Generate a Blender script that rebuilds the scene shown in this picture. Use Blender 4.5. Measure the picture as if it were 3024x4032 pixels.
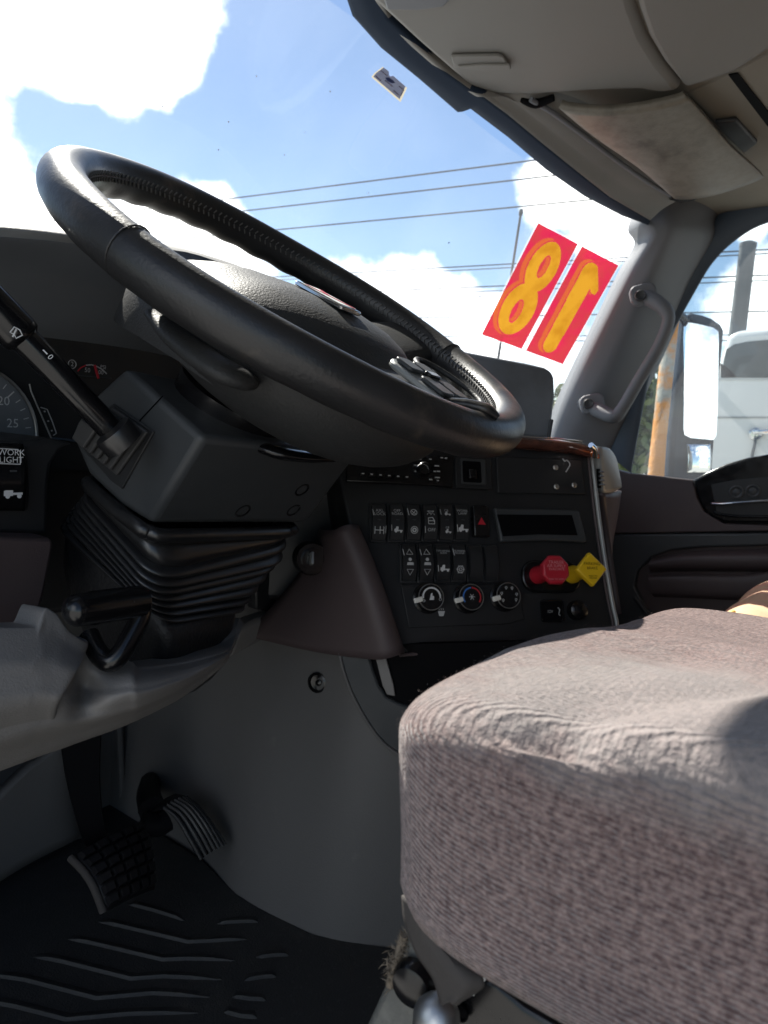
import bpy, bmesh, math, random
import numpy as np
from mathutils import Vector, Matrix
random.seed(7); rng = np.random.default_rng(7)
for o in list(bpy.data.objects): bpy.data.objects.remove(o)
scene = bpy.context.scene
COL = scene.collection

# ------------------------------------------------------------------ camera
# world: x to the passenger side, y forward, z up; cab floor z = 0, cab centre line x = 0
FPX = 2807.0                      # focal length in photograph pixels (3024 x 4032)
CAM = np.array([-.99, -.447, .67])
def _cam(h, p, r):
    h, p, r = np.radians([h, p, r])
    fw = np.array([np.sin(h)*np.cos(p), np.cos(h)*np.cos(p), np.sin(p)])
    r0 = np.array([np.cos(h), -np.sin(h), 0.]); u0 = np.cross(r0, fw)
    return r0*np.cos(r)+u0*np.sin(r), -r0*np.sin(r)+u0*np.cos(r), fw
RX, UP, FW = _cam(54.76, -6.42, 4.0)
cd = bpy.data.cameras.new('camera'); cam = bpy.data.objects.new('camera', cd); COL.objects.link(cam)
cd.sensor_fit = 'VERTICAL'; cd.sensor_height = 36.0; cd.sensor_width = 27.0
cd.lens = 36.0*FPX/4032; cd.clip_start = .02; cd.clip_end = 3000
M = Matrix.Identity(4)
for i in range(3):
    M[i][0] = RX[i]; M[i][1] = UP[i]; M[i][2] = -FW[i]; M[i][3] = CAM[i]
cam.matrix_world = M
cd.dof.use_dof = True; cd.dof.focus_distance = .60; cd.dof.aperture_fstop = 15.0
scene.camera = cam

# ------------------------------------------------------------------ light
SUN_EL, SUN_AZ = 44.5, 24.0        # azimuth measured from straight ahead of the truck towards its right
w = bpy.data.worlds.new('World'); scene.world = w; w.use_nodes = True
nt = w.node_tree; nt.nodes.clear()
def N(t, **k):
    n = nt.nodes.new(t)
    for a, b in k.items(): setattr(n, a, b)
    return n
def L(a, b): nt.links.new(a, b)
sky = N('ShaderNodeTexSky'); sky.sky_type = 'NISHITA'; sky.sun_disc = False
sky.sun_elevation = math.radians(SUN_EL); sky.sun_rotation = math.radians(SUN_AZ)
sky.air_density = 1.0; sky.dust_density = .15; sky.ozone_density = 2.5
tc = N('ShaderNodeTexCoord')
def ray(x, y): return FW+(x-1512)/FPX*RX-(y-2016)/FPX*UP
def vmath(op, a, b=None):
    n = N('ShaderNodeVectorMath', operation=op); L(a, n.inputs[0])
    if b is not None:
        if isinstance(b, (tuple, list)): n.inputs[1].default_value = b
        else: L(b, n.inputs[1])
    return n
def math_(op, a, b=None, clamp=False):
    n = N('ShaderNodeMath', operation=op); n.use_clamp = clamp
    for i, v in enumerate((a, b)):
        if v is None: continue
        if isinstance(v, (int, float)): n.inputs[i].default_value = v
        else: L(v, n.inputs[i])
    return n.outputs[0]
D = vmath('NORMALIZE', tc.outputs['Generated']).outputs[0]
sep = N('ShaderNodeSeparateXYZ'); L(D, sep.inputs[0])
zz = math_('ADD', math_('MAXIMUM', sep.outputs[2], 0.0), .22)
cmb = N('ShaderNodeCombineXYZ')
L(math_('DIVIDE', sep.outputs[0], zz), cmb.inputs[0]); L(math_('DIVIDE', sep.outputs[1], zz), cmb.inputs[1])
n1 = N('ShaderNodeTexNoise'); n1.inputs['Scale'].default_value = 2.1; n1.inputs['Detail'].default_value = 9; n1.inputs['Roughness'].default_value = .58
L(cmb.outputs[0], n1.inputs['Vector'])
n2 = N('ShaderNodeTexNoise'); n2.inputs['Scale'].default_value = 11; n2.inputs['Detail'].default_value = 8; n2.inputs['Roughness'].default_value = .62
L(D, n2.inputs['Vector'])
acc = math_('ADD', math_('MULTIPLY', math_('SUBTRACT', n1.outputs[0], .5), .9), math_('MULTIPLY', math_('SUBTRACT', n2.outputs[0], .5), 1.25))
n3 = N('ShaderNodeTexNoise'); n3.inputs['Scale'].default_value = 34; n3.inputs['Detail'].default_value = 6; n3.inputs['Roughness'].default_value = .65
L(D, n3.inputs['Vector']); acc = math_('ADD', acc, math_('MULTIPLY', math_('SUBTRACT', n3.outputs[0], .5), .55))
# the individual cumulus clouds in view: direction, angular radius (px), weight (negative = clear sky)
CLOUDS = [(150, 60, 420, .60), (520, 130, 330, .60), (760, 90, 200, .42), (560, 330, 200, .40), (200, 330, 260, .45), (60, 700, 220, .62), (150, 760, 200, .5), (560, 700, 160, .55), (700, 780, 170, .5), (880, 860, 130, .5), (300, 960, 420, .62), (850, 1030, 240, .5),
          (1500, 1090, 120, .48), (1740, 1070, 130, .55), (1600, 1120, 130, .38), (1820, 1260, 140, .46), (1950, 1300, 120, .40), (2160, 720, 130, .55), (2300, 800, 150, .6), (2460, 850, 150, .6), (2360, 960, 80, .5), (1330, 1000, 80, .35),
          (2990, 1180, 150, .55), (2080, 1420, 200, .45), (2750, 1700, 300, .5), (2960, 860, 70, .35),
          (1250, 320, 420, -.7), (1600, 620, 380, -.7), (60, 540, 190, -1.3), (280, 570, 170, -1.2), (480, 580, 160, -1.2), (680, 580, 160, -.9), (1150, 800, 190, -.5), (1900, 950, 140, -.4), (2700, 1000, 150, -.3), (900, 420, 160, -.5), (2250, 950, 90, -.3)]
for cx, cy, cr, wt in CLOUDS+[((.30, -.92, .26), None, 800, .45), ((-.9, -.2, .35), None, 900, .4), ((-.6, .5, .5), None, 700, .4)]:
    d = ray(cx, cy) if cy is not None else np.array(cx); d = d/np.linalg.norm(d); a = cr/FPX
    dt = vmath('DOT_PRODUCT', D, tuple(float(v) for v in d)).outputs['Value']
    mr = N('ShaderNodeMapRange', interpolation_type='SMOOTHSTEP'); L(dt, mr.inputs[0])
    mr.inputs[1].default_value = math.cos(a*1.35); mr.inputs[2].default_value = math.cos(a*.25)
    mr.inputs[3].default_value = 0; mr.inputs[4].default_value = wt
    acc = math_('ADD', acc, mr.outputs[0])
mask = N('ShaderNodeMapRange', interpolation_type='SMOOTHSTEP'); L(acc, mask.inputs[0])
mask.inputs[1].default_value = .04; mask.inputs[2].default_value = .50
cr2 = N('ShaderNodeMapRange'); L(acc, cr2.inputs[0]); cr2.inputs[1].default_value = .15; cr2.inputs[2].default_value = .9
cc = N('ShaderNodeMix', data_type='RGBA'); L(cr2.outputs[0], cc.inputs[0])
cc.inputs[6].default_value = (10.5, 11.5, 13.0, 1); cc.inputs[7].default_value = (20.0, 19.9, 19.6, 1)
mx = N('ShaderNodeMix', data_type='RGBA'); L(mask.outputs[0], mx.inputs[0]); L(sky.outputs[0], mx.inputs[6]); L(cc.outputs[2], mx.inputs[7])
bg = N('ShaderNodeBackground'); bg.inputs[1].default_value = .050; L(mx.outputs[2], bg.inputs[0])
out = N('ShaderNodeOutputWorld'); L(bg.outputs[0], out.inputs[0])

sd = bpy.data.lights.new('sun', 'SUN'); sun = bpy.data.objects.new('sun', sd); COL.objects.link(sun)
sd.energy = 3.9; sd.angle = math.radians(.53); sd.color = (1, .95, .87)
e, a = math.radians(SUN_EL), math.radians(SUN_AZ)
sdir = Vector((math.sin(a)*math.cos(e), math.cos(a)*math.cos(e), math.sin(e)))
sun.location = sdir*50; sun.rotation_euler = sdir.to_track_quat('Z', 'Y').to_euler()

vs = scene.view_settings; vs.view_transform = 'Standard'; vs.look = 'None'; vs.gamma = 1; vs.exposure = 1.58
try: vs.use_curve_mapping = False
except Exception: pass
scene.cycles.max_bounces = 10; scene.cycles.transparent_max_bounces = 16
scene.cycles.use_denoising = True; scene.cycles.caustics_reflective = False; scene.cycles.caustics_refractive = False

# ------------------------------------------------------------------ pixel -> place
def V(*a): return np.array(a, float)
def unit(v): v = np.asarray(v, float); return v/np.linalg.norm(v)
def hit(x, y, p, n): d = ray(x, y); n = np.asarray(n, float); return CAM+d*((np.asarray(p, float)-CAM)@n)/(d@n)
def onx(x, y, v): return hit(x, y, (v, 0, 0), (1, 0, 0))
def ony(x, y, v): return hit(x, y, (0, v, 0), (0, 1, 0))
def onz(x, y, v): return hit(x, y, (0, 0, v), (0, 0, 1))
def dep(x, y, d): return CAM+ray(x, y)*d

# ------------------------------------------------------------------ materials
MATS = {}
def mat(name, col, rough=.5, metal=0., spec=.5, bump=None, var=None, rvar=None, stain=None, coat=0., sheen=0., trans=None):
    """bump=(scale,dist,detail) var=(scale,colour2,lo,hi) rvar=(scale,rough2) stain=(scale,colour,lo,hi)"""
    m = bpy.data.materials.new(name); m.use_nodes = True; t = m.node_tree; b = t.nodes['Principled BSDF']
    b.inputs['Base Color'].default_value = (*col, 1); b.inputs['Roughness'].default_value = rough
    b.inputs['Metallic'].default_value = metal; b.inputs['Specular IOR Level'].default_value = spec
    if coat: b.inputs['Coat Weight'].default_value = coat; b.inputs['Coat Roughness'].default_value = .08
    if sheen: b.inputs['Sheen Weight'].default_value = sheen; b.inputs['Sheen Roughness'].default_value = .5
    tcn = t.nodes.new('ShaderNodeTexCoord'); src = tcn.outputs['Object']
    cur = None
    def noise(sc, det=4, ro=.6):
        n = t.nodes.new('ShaderNodeTexNoise'); n.inputs['Scale'].default_value = sc; n.inputs['Detail'].default_value = det; n.inputs['Roughness'].default_value = ro
        t.links.new(src, n.inputs['Vector']); return n.outputs[0]
    def rng_(v, lo, hi):
        n = t.nodes.new('ShaderNodeMapRange'); n.interpolation_type = 'SMOOTHSTEP'; t.links.new(v, n.inputs[0]); n.inputs[1].default_value = lo; n.inputs[2].default_value = hi; return n.outputs[0]
    for vv in (var, stain):
        if not vv: continue
        sc, c2, lo, hi = vv
        x = t.nodes.new('ShaderNodeMix'); x.data_type = 'RGBA'; t.links.new(rng_(noise(sc, 6), lo, hi), x.inputs[0])
        if cur is None: x.inputs[6].default_value = (*col, 1)
        else: t.links.new(cur, x.inputs[6])
        x.inputs[7].default_value = (*c2, 1); cur = x.outputs[2]
    if cur is not None: t.links.new(cur, b.inputs['Base Color'])
    if rvar:
        sc, r2 = rvar; n = t.nodes.new('ShaderNodeMapRange'); t.links.new(noise(sc, 5), n.inputs[0]); n.inputs[1].default_value = .35; n.inputs[2].default_value = .65
        n.inputs[3].default_value = rough; n.inputs[4].default_value = r2; t.links.new(n.outputs[0], b.inputs['Roughness'])
    if bump:
        sc, dist = bump[:2]; bn = t.nodes.new('ShaderNodeBump'); bn.inputs['Strength'].default_value = 1; bn.inputs['Distance'].default_value = dist
        t.links.new(noise(sc, bump[2] if len(bump) > 2 else 2), bn.inputs['Height']); t.links.new(bn.outputs[0], b.inputs['Normal'])
    MATS[name] = m; return m
mat('black_plastic', (.020, .021, .023), .38, bump=(900, .00012), rvar=(9, .52), stain=(3.5, (.03, .03, .03), .58, .8))
mat('panel_black', (.015, .016, .018), .36, bump=(1100, .00010), rvar=(14, .55), stain=(9, (.030, .029, .027), .55, .8))
mat('gloss_black', (.006, .006, .007), .16, rvar=(30, .28))
mat('pit_black', (.003, .003, .004), .7, spec=.08)
mat('gaiter_grey', (.045, .045, .046), .38, rvar=(40, .5))
mat('thread', (.10, .095, .09), .7)
mat('ridge_rubber', (.10, .10, .10), .55, bump=(420, .0006, 3))
mat('hood_plastic', (.17, .187, .21), .38, bump=(800, .00012), rvar=(6, .6), stain=(4, (.09, .092, .095), .5, .8))  # black plastic painted pale; flare haze is put into the colour
mat('charcoal', (.042, .046, .050), .36, bump=(700, .00015), rvar=(7, .62))
mat('grey_plastic', (.195, .187, .182), .48, bump=(520, .00028, 1), rvar=(6, .6), stain=(5, (.165, .157, .152), .52, .75))
mat('tunnel_grey', (.118, .115, .114), .55, bump=(420, .0003), rvar=(5, .72), var=(2.5, (.122, .119, .118), .42, .7), stain=(24, (.15, .145, .14), .62, .80))
mat('burgundy', (.070, .052, .054), .46, bump=(600, .0002), rvar=(8, .6), stain=(7, (.085, .065, .062), .55, .8))
mat('headliner', (.235, .23, .215), .62, bump=(800, .0002), stain=(5, (.205, .20, .185), .5, .8))
mat('roof_trim', (.27, .25, .21), .75, bump=(1400, .0004), stain=(6, (.235, .215, .18), .5, .8))
mat('visor_vinyl', (.235, .22, .185), .45, bump=(260, .0005, 5), var=(60, (.20, .185, .155), .4, .65), stain=(9, (.10, .09, .078), .50, .74), rvar=(8, .35))
mat('pillar_grey', (.165, .175, .195), .52, bump=(700, .0002), rvar=(6, .62))
mat('frit', (.020, .032, .055), .85, spec=.12, bump=(900, .0001))
mat('seal_blue', (.06, .085, .12), .5)
mat('leather', (.020, .020, .021), .30, spec=.5, bump=(340, .0003, 4), rvar=(11, .48), stain=(14, (.105, .085, .066), .55, .74))
mat('pad_vinyl', (.026, .027, .028), .55, spec=.35, bump=(480, .0005, 2), rvar=(12, .55))
mat('rubber', (.013, .013, .014), .27, spec=.7, bump=(300, .0001), rvar=(16, .4))
mat('mat_rubber', (.034, .035, .036), .5, bump=(420, .0008, 3), var=(150, (.05, .05, .05), .55, .7), stain=(7, (.085, .076, .064), .56, .85), rvar=(5, .7))
mat('pedal_rubber', (.010, .010, .012), .5, spec=.25, stain=(30, (.03, .028, .026), .58, .75))
mat('chrome', (.75, .76, .78), .12, metal=1)
mat('satin_metal', (.52, .52, .51), .33, metal=1, rvar=(20, .45))
mat('silver_paint', (.34, .35, .345), .45, metal=.4)
mat('white_ink', (.62, .63, .64), .5)
mat('grey_ink', (.50, .51, .52), .5)
mat('white_knob', (.78, .77, .72), .4)
mat('red_ink', (.45, .02, .03), .5)
mat('blue_ink', (.04, .16, .5), .5)
mat('red_plastic', (.50, .018, .035), .34, rvar=(40, .45))
mat('yellow_plastic', (.80, .50, .015), .34, rvar=(40, .45))
mat('dark_ink', (.12, .06, .0), .5)
mat('pink_ink', (.72, .30, .32), .5)
mat('amber', (.55, .13, .03), .25)
mat('wood_trim', (.060, .022, .016), .2, var=(26, (.12, .045, .03), .4, .65), coat=.8)
mat('tan_fabric', (.62, .43, .27), .8, bump=(700, .0005), stain=(9, (.55, .37, .23), .45, .7))
mat('yellow_piping', (.75, .45, .10), .6)
mat('strap', (.05, .045, .043), .8, bump=(400, .0004))
mat('seat_metal', (.10, .105, .10), .5, metal=.2, bump=(900, .0003), stain=(18, (.26, .26, .24), .45, .75))
mat('worn_white', (.75, .74, .70), .5)
mat('orange_foam', (.5, .18, .04), .8)
mat('frayed', (.20, .165, .125), .95, bump=(300, .002, 4))
mat('white_paint', (.70, .71, .70), .25, coat=.4)
mat('truck_glass', (.05, .055, .055), .08, spec=.6)
mat('post', (.40, .385, .34), .9, bump=(40, .01, 5), var=(5, (.30, .29, .26), .4, .7), stain=(4.2, (.62, .26, .06), .40, .52))
mat('pole_steel', (.09, .10, .11), .6)
mat('wire', (.03, .032, .035), .7)
mat('bark', (.07, .055, .04), .9, bump=(30, .01))
mat('asphalt', (.36, .35, .33), .9, bump=(6, .01, 6), stain=(.8, (.30, .29, .275), .45, .65))
mat('floor_black', (.02, .021, .023), .6)
mat('hood_paint', (.30, .31, .32), .3, coat=.5)
def leafmat(nm, c1, c2):
    m = mat(nm, c1, .6, var=(1.3, c2, .4, .62)); b = m.node_tree.nodes['Principled BSDF']
    return m
leafmat('leaf_a', (.08, .12, .035), (.12, .15, .05)); leafmat('leaf_b', (.055, .085, .03), (.09, .12, .045))

def node_mat(name):
    m = bpy.data.materials.new(name); m.use_nodes = True; t = m.node_tree; t.nodes.clear(); MATS[name] = m
    o = t.nodes.new('ShaderNodeOutputMaterial'); return m, t, o
# thin automotive glass: clear, reflects by angle, carries a film of dust
def glass(name, tint, dust):
    m, t, o = node_mat(name)
    tr = t.nodes.new('ShaderNodeBsdfTransparent'); tr.inputs[0].default_value = (*tint, 1)
    gl = t.nodes.new('ShaderNodeBsdfGlossy'); gl.inputs['Roughness'].default_value = .02
    ge_ = t.nodes.new('ShaderNodeNewGeometry'); dp = t.nodes.new('ShaderNodeVectorMath'); dp.operation = 'DOT_PRODUCT'
    t.links.new(ge_.outputs['Incoming'], dp.inputs[0]); t.links.new(ge_.outputs['Normal'], dp.inputs[1])
    def mm(op, a, b=0.):
        q = t.nodes.new('ShaderNodeMath'); q.operation = op
        if isinstance(a, (int, float)): q.inputs[0].default_value = a
        else: t.links.new(a, q.inputs[0])
        q.inputs[1].default_value = b; return q.outputs[0]
    sb = t.nodes.new('ShaderNodeMath'); sb.operation = 'SUBTRACT'; sb.inputs[0].default_value = 1.; t.links.new(mm('ABSOLUTE', dp.outputs['Value']), sb.inputs[1])
    fr = mm('ADD', mm('MULTIPLY', mm('POWER', sb.outputs[0], 5), .9), .05)
    m1 = t.nodes.new('ShaderNodeMixShader'); t.links.new(fr, m1.inputs[0]); t.links.new(tr.outputs[0], m1.inputs[1]); t.links.new(gl.outputs[0], m1.inputs[2])
    tl = t.nodes.new('ShaderNodeBsdfTranslucent'); tl.inputs[0].default_value = (.85, .88, .9, 1)
    tcn = t.nodes.new('ShaderNodeTexCoord'); n = t.nodes.new('ShaderNodeTexNoise'); n.inputs['Scale'].default_value = 5; n.inputs['Detail'].default_value = 6
    t.links.new(tcn.outputs['Object'], n.inputs['Vector'])
    mr = t.nodes.new('ShaderNodeMapRange'); t.links.new(n.outputs[0], mr.inputs[0]); mr.inputs[1].default_value = .3; mr.inputs[2].default_value = .75; mr.inputs[3].default_value = dust*.6; mr.inputs[4].default_value = dust*1.4
    m2 = t.nodes.new('ShaderNodeMixShader'); t.links.new(mr.outputs[0], m2.inputs[0]); t.links.new(m1.outputs[0], m2.inputs[1]); t.links.new(tl.outputs[0], m2.inputs[2])
    t.links.new(m2.outputs[0], o.inputs[0]); return m
glass('windshield_glass', (.97, .985, .98), .035)
glass('door_glass', (.86, .93, .91), .085)
# translucent printed film (daylight shines through it)
def film(name, col, through=.6, blot=None):
    m, t, o = node_mat(name)
    tl = t.nodes.new('ShaderNodeBsdfTranslucent'); df = t.nodes.new('ShaderNodeBsdfDiffuse'); tr = t.nodes.new('ShaderNodeBsdfTransparent')
    for n in (tl, df, tr): n.inputs[0].default_value = (*col, 1)
    if blot:
        tcn = t.nodes.new('ShaderNodeTexCoord'); n = t.nodes.new('ShaderNodeTexNoise'); n.inputs['Scale'].default_value = blot[0]; n.inputs['Detail'].default_value = 5
        t.links.new(tcn.outputs['Object'], n.inputs['Vector'])
        mr = t.nodes.new('ShaderNodeMapRange'); t.links.new(n.outputs[0], mr.inputs[0]); mr.inputs[1].default_value = .48; mr.inputs[2].default_value = .68
        x = t.nodes.new('ShaderNodeMix'); x.data_type = 'RGBA'; t.links.new(mr.outputs[0], x.inputs[0]); x.inputs[6].default_value = (*col, 1); x.inputs[7].default_value = (*blot[1], 1)
        for q in (tl, df): t.links.new(x.outputs[2], q.inputs[0])
    m1 = t.nodes.new('ShaderNodeMixShader'); m1.inputs[0].default_value = .35; t.links.new(tl.outputs[0], m1.inputs[1]); t.links.new(df.outputs[0], m1.inputs[2])
    m2 = t.nodes.new('ShaderNodeMixShader'); m2.inputs[0].default_value = through; t.links.new(m1.outputs[0], m2.inputs[1]); t.links.new(tr.outputs[0], m2.inputs[2])
    t.links.new(m2.outputs[0], o.inputs[0]); return m
film('film_red', (.36, .030, .040), .16, (16, (.42, .012, .055)))
film('film_yellow', (.40, .20, .016), .06, (22, (.32, .14, .01)))
film('film_orange', (.38, .075, .025), .1)
film('film_clear', (.92, .9, .92), .75)
film('film_slate', (.20, .24, .42), .25, (20, (.25, .28, .45)))
film('film_cream', (.34, .31, .24), .1)
film('film_pale', (.45, .42, .52), .2)
# knitted seat cover: rows of stitches, worn patches, greyer towards the top
def knit(name, c1, c2, c3, c4):
    m, t, o = node_mat(name); b = t.nodes.new('ShaderNodeBsdfPrincipled'); t.links.new(b.outputs[0], o.inputs[0])
    b.inputs['Roughness'].default_value = .9; b.inputs['Sheen Weight'].default_value = .35; b.inputs['Specular IOR Level'].default_value = .15
    tcn = t.nodes.new('ShaderNodeTexCoord'); uv = tcn.outputs['UV']; ob = tcn.outputs['Object']
    wv = t.nodes.new('ShaderNodeTexWave'); wv.bands_direction = 'X'; wv.inputs['Scale'].default_value = 110; wv.inputs['Distortion'].default_value = 1.2; wv.inputs['Detail'].default_value = 3; wv.inputs['Detail Scale'].default_value = 2.2
    t.links.new(uv, wv.inputs['Vector'])
    wu = t.nodes.new('ShaderNodeTexWave'); wu.bands_direction = 'Y'; wu.inputs['Scale'].default_value = 150; wu.inputs['Distortion'].default_value = 3; wu.inputs['Detail'].default_value = 3
    t.links.new(uv, wu.inputs['Vector'])
    def nz(sc, det, vec):
        n = t.nodes.new('ShaderNodeTexNoise'); n.inputs['Scale'].default_value = sc; n.inputs['Detail'].default_value = det; n.inputs['Roughness'].default_value = .65; t.links.new(vec, n.inputs['Vector']); return n.outputs[0]
    def rm(v, lo, hi, a=0, c=1):
        n = t.nodes.new('ShaderNodeMapRange'); t.links.new(v, n.inputs[0]); n.inputs[1].default_value = lo; n.inputs[2].default_value = hi; n.inputs[3].default_value = a; n.inputs[4].default_value = c; return n.outputs[0]
    def mixc(f, a, c):
        x = t.nodes.new('ShaderNodeMix'); x.data_type = 'RGBA'; t.links.new(f, x.inputs[0])
        if isinstance(a, tuple): x.inputs[6].default_value = (*a, 1)
        else: t.links.new(a, x.inputs[6])
        x.inputs[7].default_value = (*c, 1); return x.outputs[2]
    k = mixc(rm(nz(360, 4, ob), .38, .68), c1, c2)
    mp = t.nodes.new('ShaderNodeMapping'); mp.inputs['Scale'].default_value = (1, .35, 1.0); t.links.new(ob, mp.inputs['Vector'])
    k = mixc(rm(nz(14, 5, mp.outputs[0]), .52, .74, 0, .75), k, c3)
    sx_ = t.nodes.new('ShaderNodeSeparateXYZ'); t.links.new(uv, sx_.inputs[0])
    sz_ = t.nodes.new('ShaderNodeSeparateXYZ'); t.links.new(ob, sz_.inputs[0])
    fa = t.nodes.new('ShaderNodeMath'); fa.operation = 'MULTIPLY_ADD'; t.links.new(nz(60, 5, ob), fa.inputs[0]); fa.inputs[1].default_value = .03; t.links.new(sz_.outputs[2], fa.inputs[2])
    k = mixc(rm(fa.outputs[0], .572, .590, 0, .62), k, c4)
    t.links.new(k, b.inputs['Base Color'])
    ad = t.nodes.new('ShaderNodeMath'); ad.operation = 'MULTIPLY_ADD'; t.links.new(wv.outputs[1], ad.inputs[0]); ad.inputs[1].default_value = .22; t.links.new(wu.outputs[1], ad.inputs[2])
    ad2 = t.nodes.new('ShaderNodeMath'); ad2.operation = 'MULTIPLY_ADD'; t.links.new(nz(330, 3, ob), ad2.inputs[0]); ad2.inputs[1].default_value = 3.0; t.links.new(ad.outputs[0], ad2.inputs[2])
    bn = t.nodes.new('ShaderNodeBump'); bn.inputs['Distance'].default_value = .0006; t.links.new(ad2.outputs[0], bn.inputs['Height']); t.links.new(bn.outputs[0], b.inputs['Normal'])
    return m
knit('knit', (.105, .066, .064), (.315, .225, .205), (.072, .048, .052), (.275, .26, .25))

# ------------------------------------------------------------------ building helpers
WLOC = {}
def thing(name, label, cat, loc, group=None, kind=None):
    o = bpy.data.objects.new(name, None); COL.objects.link(o); o.empty_display_size = .05
    o.location = Vector(tuple(float(v) for v in loc)); WLOC[o.name] = np.array(loc, float)
    o['label'] = label; o['category'] = cat
    if group: o['group'] = group
    return o
def tag(o, label, cat, group=None):
    o['label'] = label; o['category'] = cat
    if group: o['group'] = group
    return o
def struct(o): o['kind'] = 'structure'; return o
def add(name, verts, faces, m, parent=None, smooth=30, bevel=0, bseg=2, solid=0, sub=0, origin=None, uv=None):
    verts = np.asarray(verts, float)
    if parent is not None: org = WLOC[parent.name]
    else: org = verts.mean(0) if origin is None else np.asarray(origin, float)
    me = bpy.data.meshes.new(name); me.from_pydata([tuple(v) for v in verts-org], [], [tuple(int(i) for i in f) for f in faces]); me.update()
    bm = bmesh.new(); bm.from_mesh(me); bmesh.ops.recalc_face_normals(bm, faces=bm.faces); bm.to_mesh(me); bm.free()
    return finish(name, me, m, parent, org, smooth, bevel, bseg, solid, sub)
def finish(name, me, m, parent, org, smooth=30, bevel=0, bseg=2, solid=0, sub=0):
    o = bpy.data.objects.new(name, me); COL.objects.link(o)
    me.materials.append(MATS[m] if isinstance(m, str) else m)
    if smooth:
        for p in me.polygons: p.use_smooth = True
        me.set_sharp_from_angle(angle=math.radians(smooth))
    if parent is not None: o.parent = parent
    else: o.location = Vector(tuple(org))
    WLOC[o.name] = np.array(org, float)
    if solid:
        s = o.modifiers.new('solid', 'SOLIDIFY'); s.thickness = abs(solid); s.offset = -1 if solid > 0 else 1
    if bevel:
        b = o.modifiers.new('bevel', 'BEVEL'); b.width = bevel; b.segments = bseg; b.limit_method = 'ANGLE'; b.angle_limit = math.radians(35)
    if sub:
        s = o.modifiers.new('sub', 'SUBSURF'); s.levels = sub; s.render_levels = sub
    return o
def cr(P, k, closed=False):
    """Catmull-Rom resample of a poly-line, k points per span"""
    P = np.asarray(P, float); n = len(P); outp = []
    if n < 3 and not closed:
        return np.array([P[0]+(P[-1]-P[0])*i/k for i in range(k+1)])
    rngi = range(n) if closed else range(n-1)
    for i in rngi:
        if closed: p0, p1, p2, p3 = P[i-1], P[i], P[(i+1) % n], P[(i+2) % n]
        else:
            p1, p2 = P[i], P[i+1]; p0 = P[i-1] if i > 0 else 2*p1-p2; p3 = P[i+2] if i+2 < n else 2*p2-p1
        for j in range(k):
            t = j/k; outp.append(.5*((2*p1)+(-p0+p2)*t+(2*p0-5*p1+4*p2-p3)*t*t+(-p0+3*p1-3*p2+p3)*t**3))
    if not closed: outp.append(P[-1])
    return np.array(outp)
def grid(rows, ku=1, kv=1, cu=False, cv=False):
    """rows: list of rows of points; smooth up-sampling along (ku) and across (kv) the rows"""
    R = [np.asarray(r, float) for r in rows]
    if ku > 1: R = [cr(r, ku, cu) for r in R]
    R = np.array(R)
    if kv > 1: R = np.array([cr(R[:, j], kv, cv) for j in range(R.shape[1])]).transpose(1, 0, 2)
    return R
def sheet(name, rows, m, parent=None, ku=4, kv=4, cu=False, cv=False, solid=0, smooth=40, caps=False, **kw):
    R = grid(rows, ku, kv, cu, cv); a, b = R.shape[:2]; F = []
    for i in range(a if cv else a-1):
        for j in range(b if cu else b-1):
            i2, j2 = (i+1) % a, (j+1) % b
            F.append((i*b+j, i*b+j2, i2*b+j2, i2*b+j))
    if caps and cu:
        F.append(tuple(range(b))); F.append(tuple((a-1)*b+j for j in range(b)))
    return add(name, R.reshape(-1, 3), F, m, parent, smooth=smooth, solid=solid, **kw)
def prism(name, pts, vec, m, parent=None, bevel=0, **kw):
    pts = np.asarray(pts, float); n = len(pts); vec = np.asarray(vec, float)
    v = np.concatenate([pts, pts+vec]); F = [tuple(range(n))[::-1], tuple(range(n, 2*n))]+[(i, (i+1) % n, n+(i+1) % n, n+i) for i in range(n)]
    return add(name, v, F, m, parent, bevel=bevel, **kw)
def box(name, c, ax, dims, m, parent=None, bevel=0, **kw):
    c = np.asarray(c, float); ax = np.asarray(ax, float); h = np.asarray(dims, float)/2
    v = [c+ax[0]*h[0]*sx+ax[1]*h[1]*sy+ax[2]*h[2]*sz for sz in (-1, 1) for sy in (-1, 1) for sx in (-1, 1)]
    F = [(0, 2, 3, 1), (4, 5, 7, 6), (0, 1, 5, 4), (2, 6, 7, 3), (0, 4, 6, 2), (1, 3, 7, 5)]
    return add(name, v, F, m, parent, bevel=bevel, **kw)
I3 = np.eye(3)
def frame_of(d):
    d = unit(d); u = V(0, 0, 1) if abs(d[2]) < .9 else V(1, 0, 0); s = unit(np.cross(d, u)); return s, np.cross(s, d), d
def tube_geo(path, r, k=6, seg=12, closed=False, caps=True, flat=None):
    P = cr(path, k, closed) if k > 1 else np.asarray(path, float); n = len(P)
    r = np.full(n, r) if np.isscalar(r) else np.interp(np.linspace(0, 1, n), np.linspace(0, 1, len(r)), r)
    T = np.array([unit((P[(i+1) % n] if closed or i+1 < n else P[i])-(P[i-1] if closed or i > 0 else P[i])) for i in range(n)])
    s, u, _ = frame_of(T[0]); vs_, F = [], []
    for i in range(n):
        s = unit(s-T[i]*(s@T[i])); u = np.cross(T[i], s)
        for j in range(seg):
            a = 2*np.pi*j/seg; q = P[i]+r[i]*(np.cos(a)*s+np.sin(a)*u*(flat or 1)); vs_.append(q)
    for i in range(n if closed else n-1):
        for j in range(seg):
            i2 = (i+1) % n; F.append((i*seg+j, i*seg+(j+1) % seg, i2*seg+(j+1) % seg, i2*seg+j))
    if caps and not closed: F += [tuple(range(seg)), tuple((n-1)*seg+j for j in range(seg))]
    return np.array(vs_), F
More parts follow.
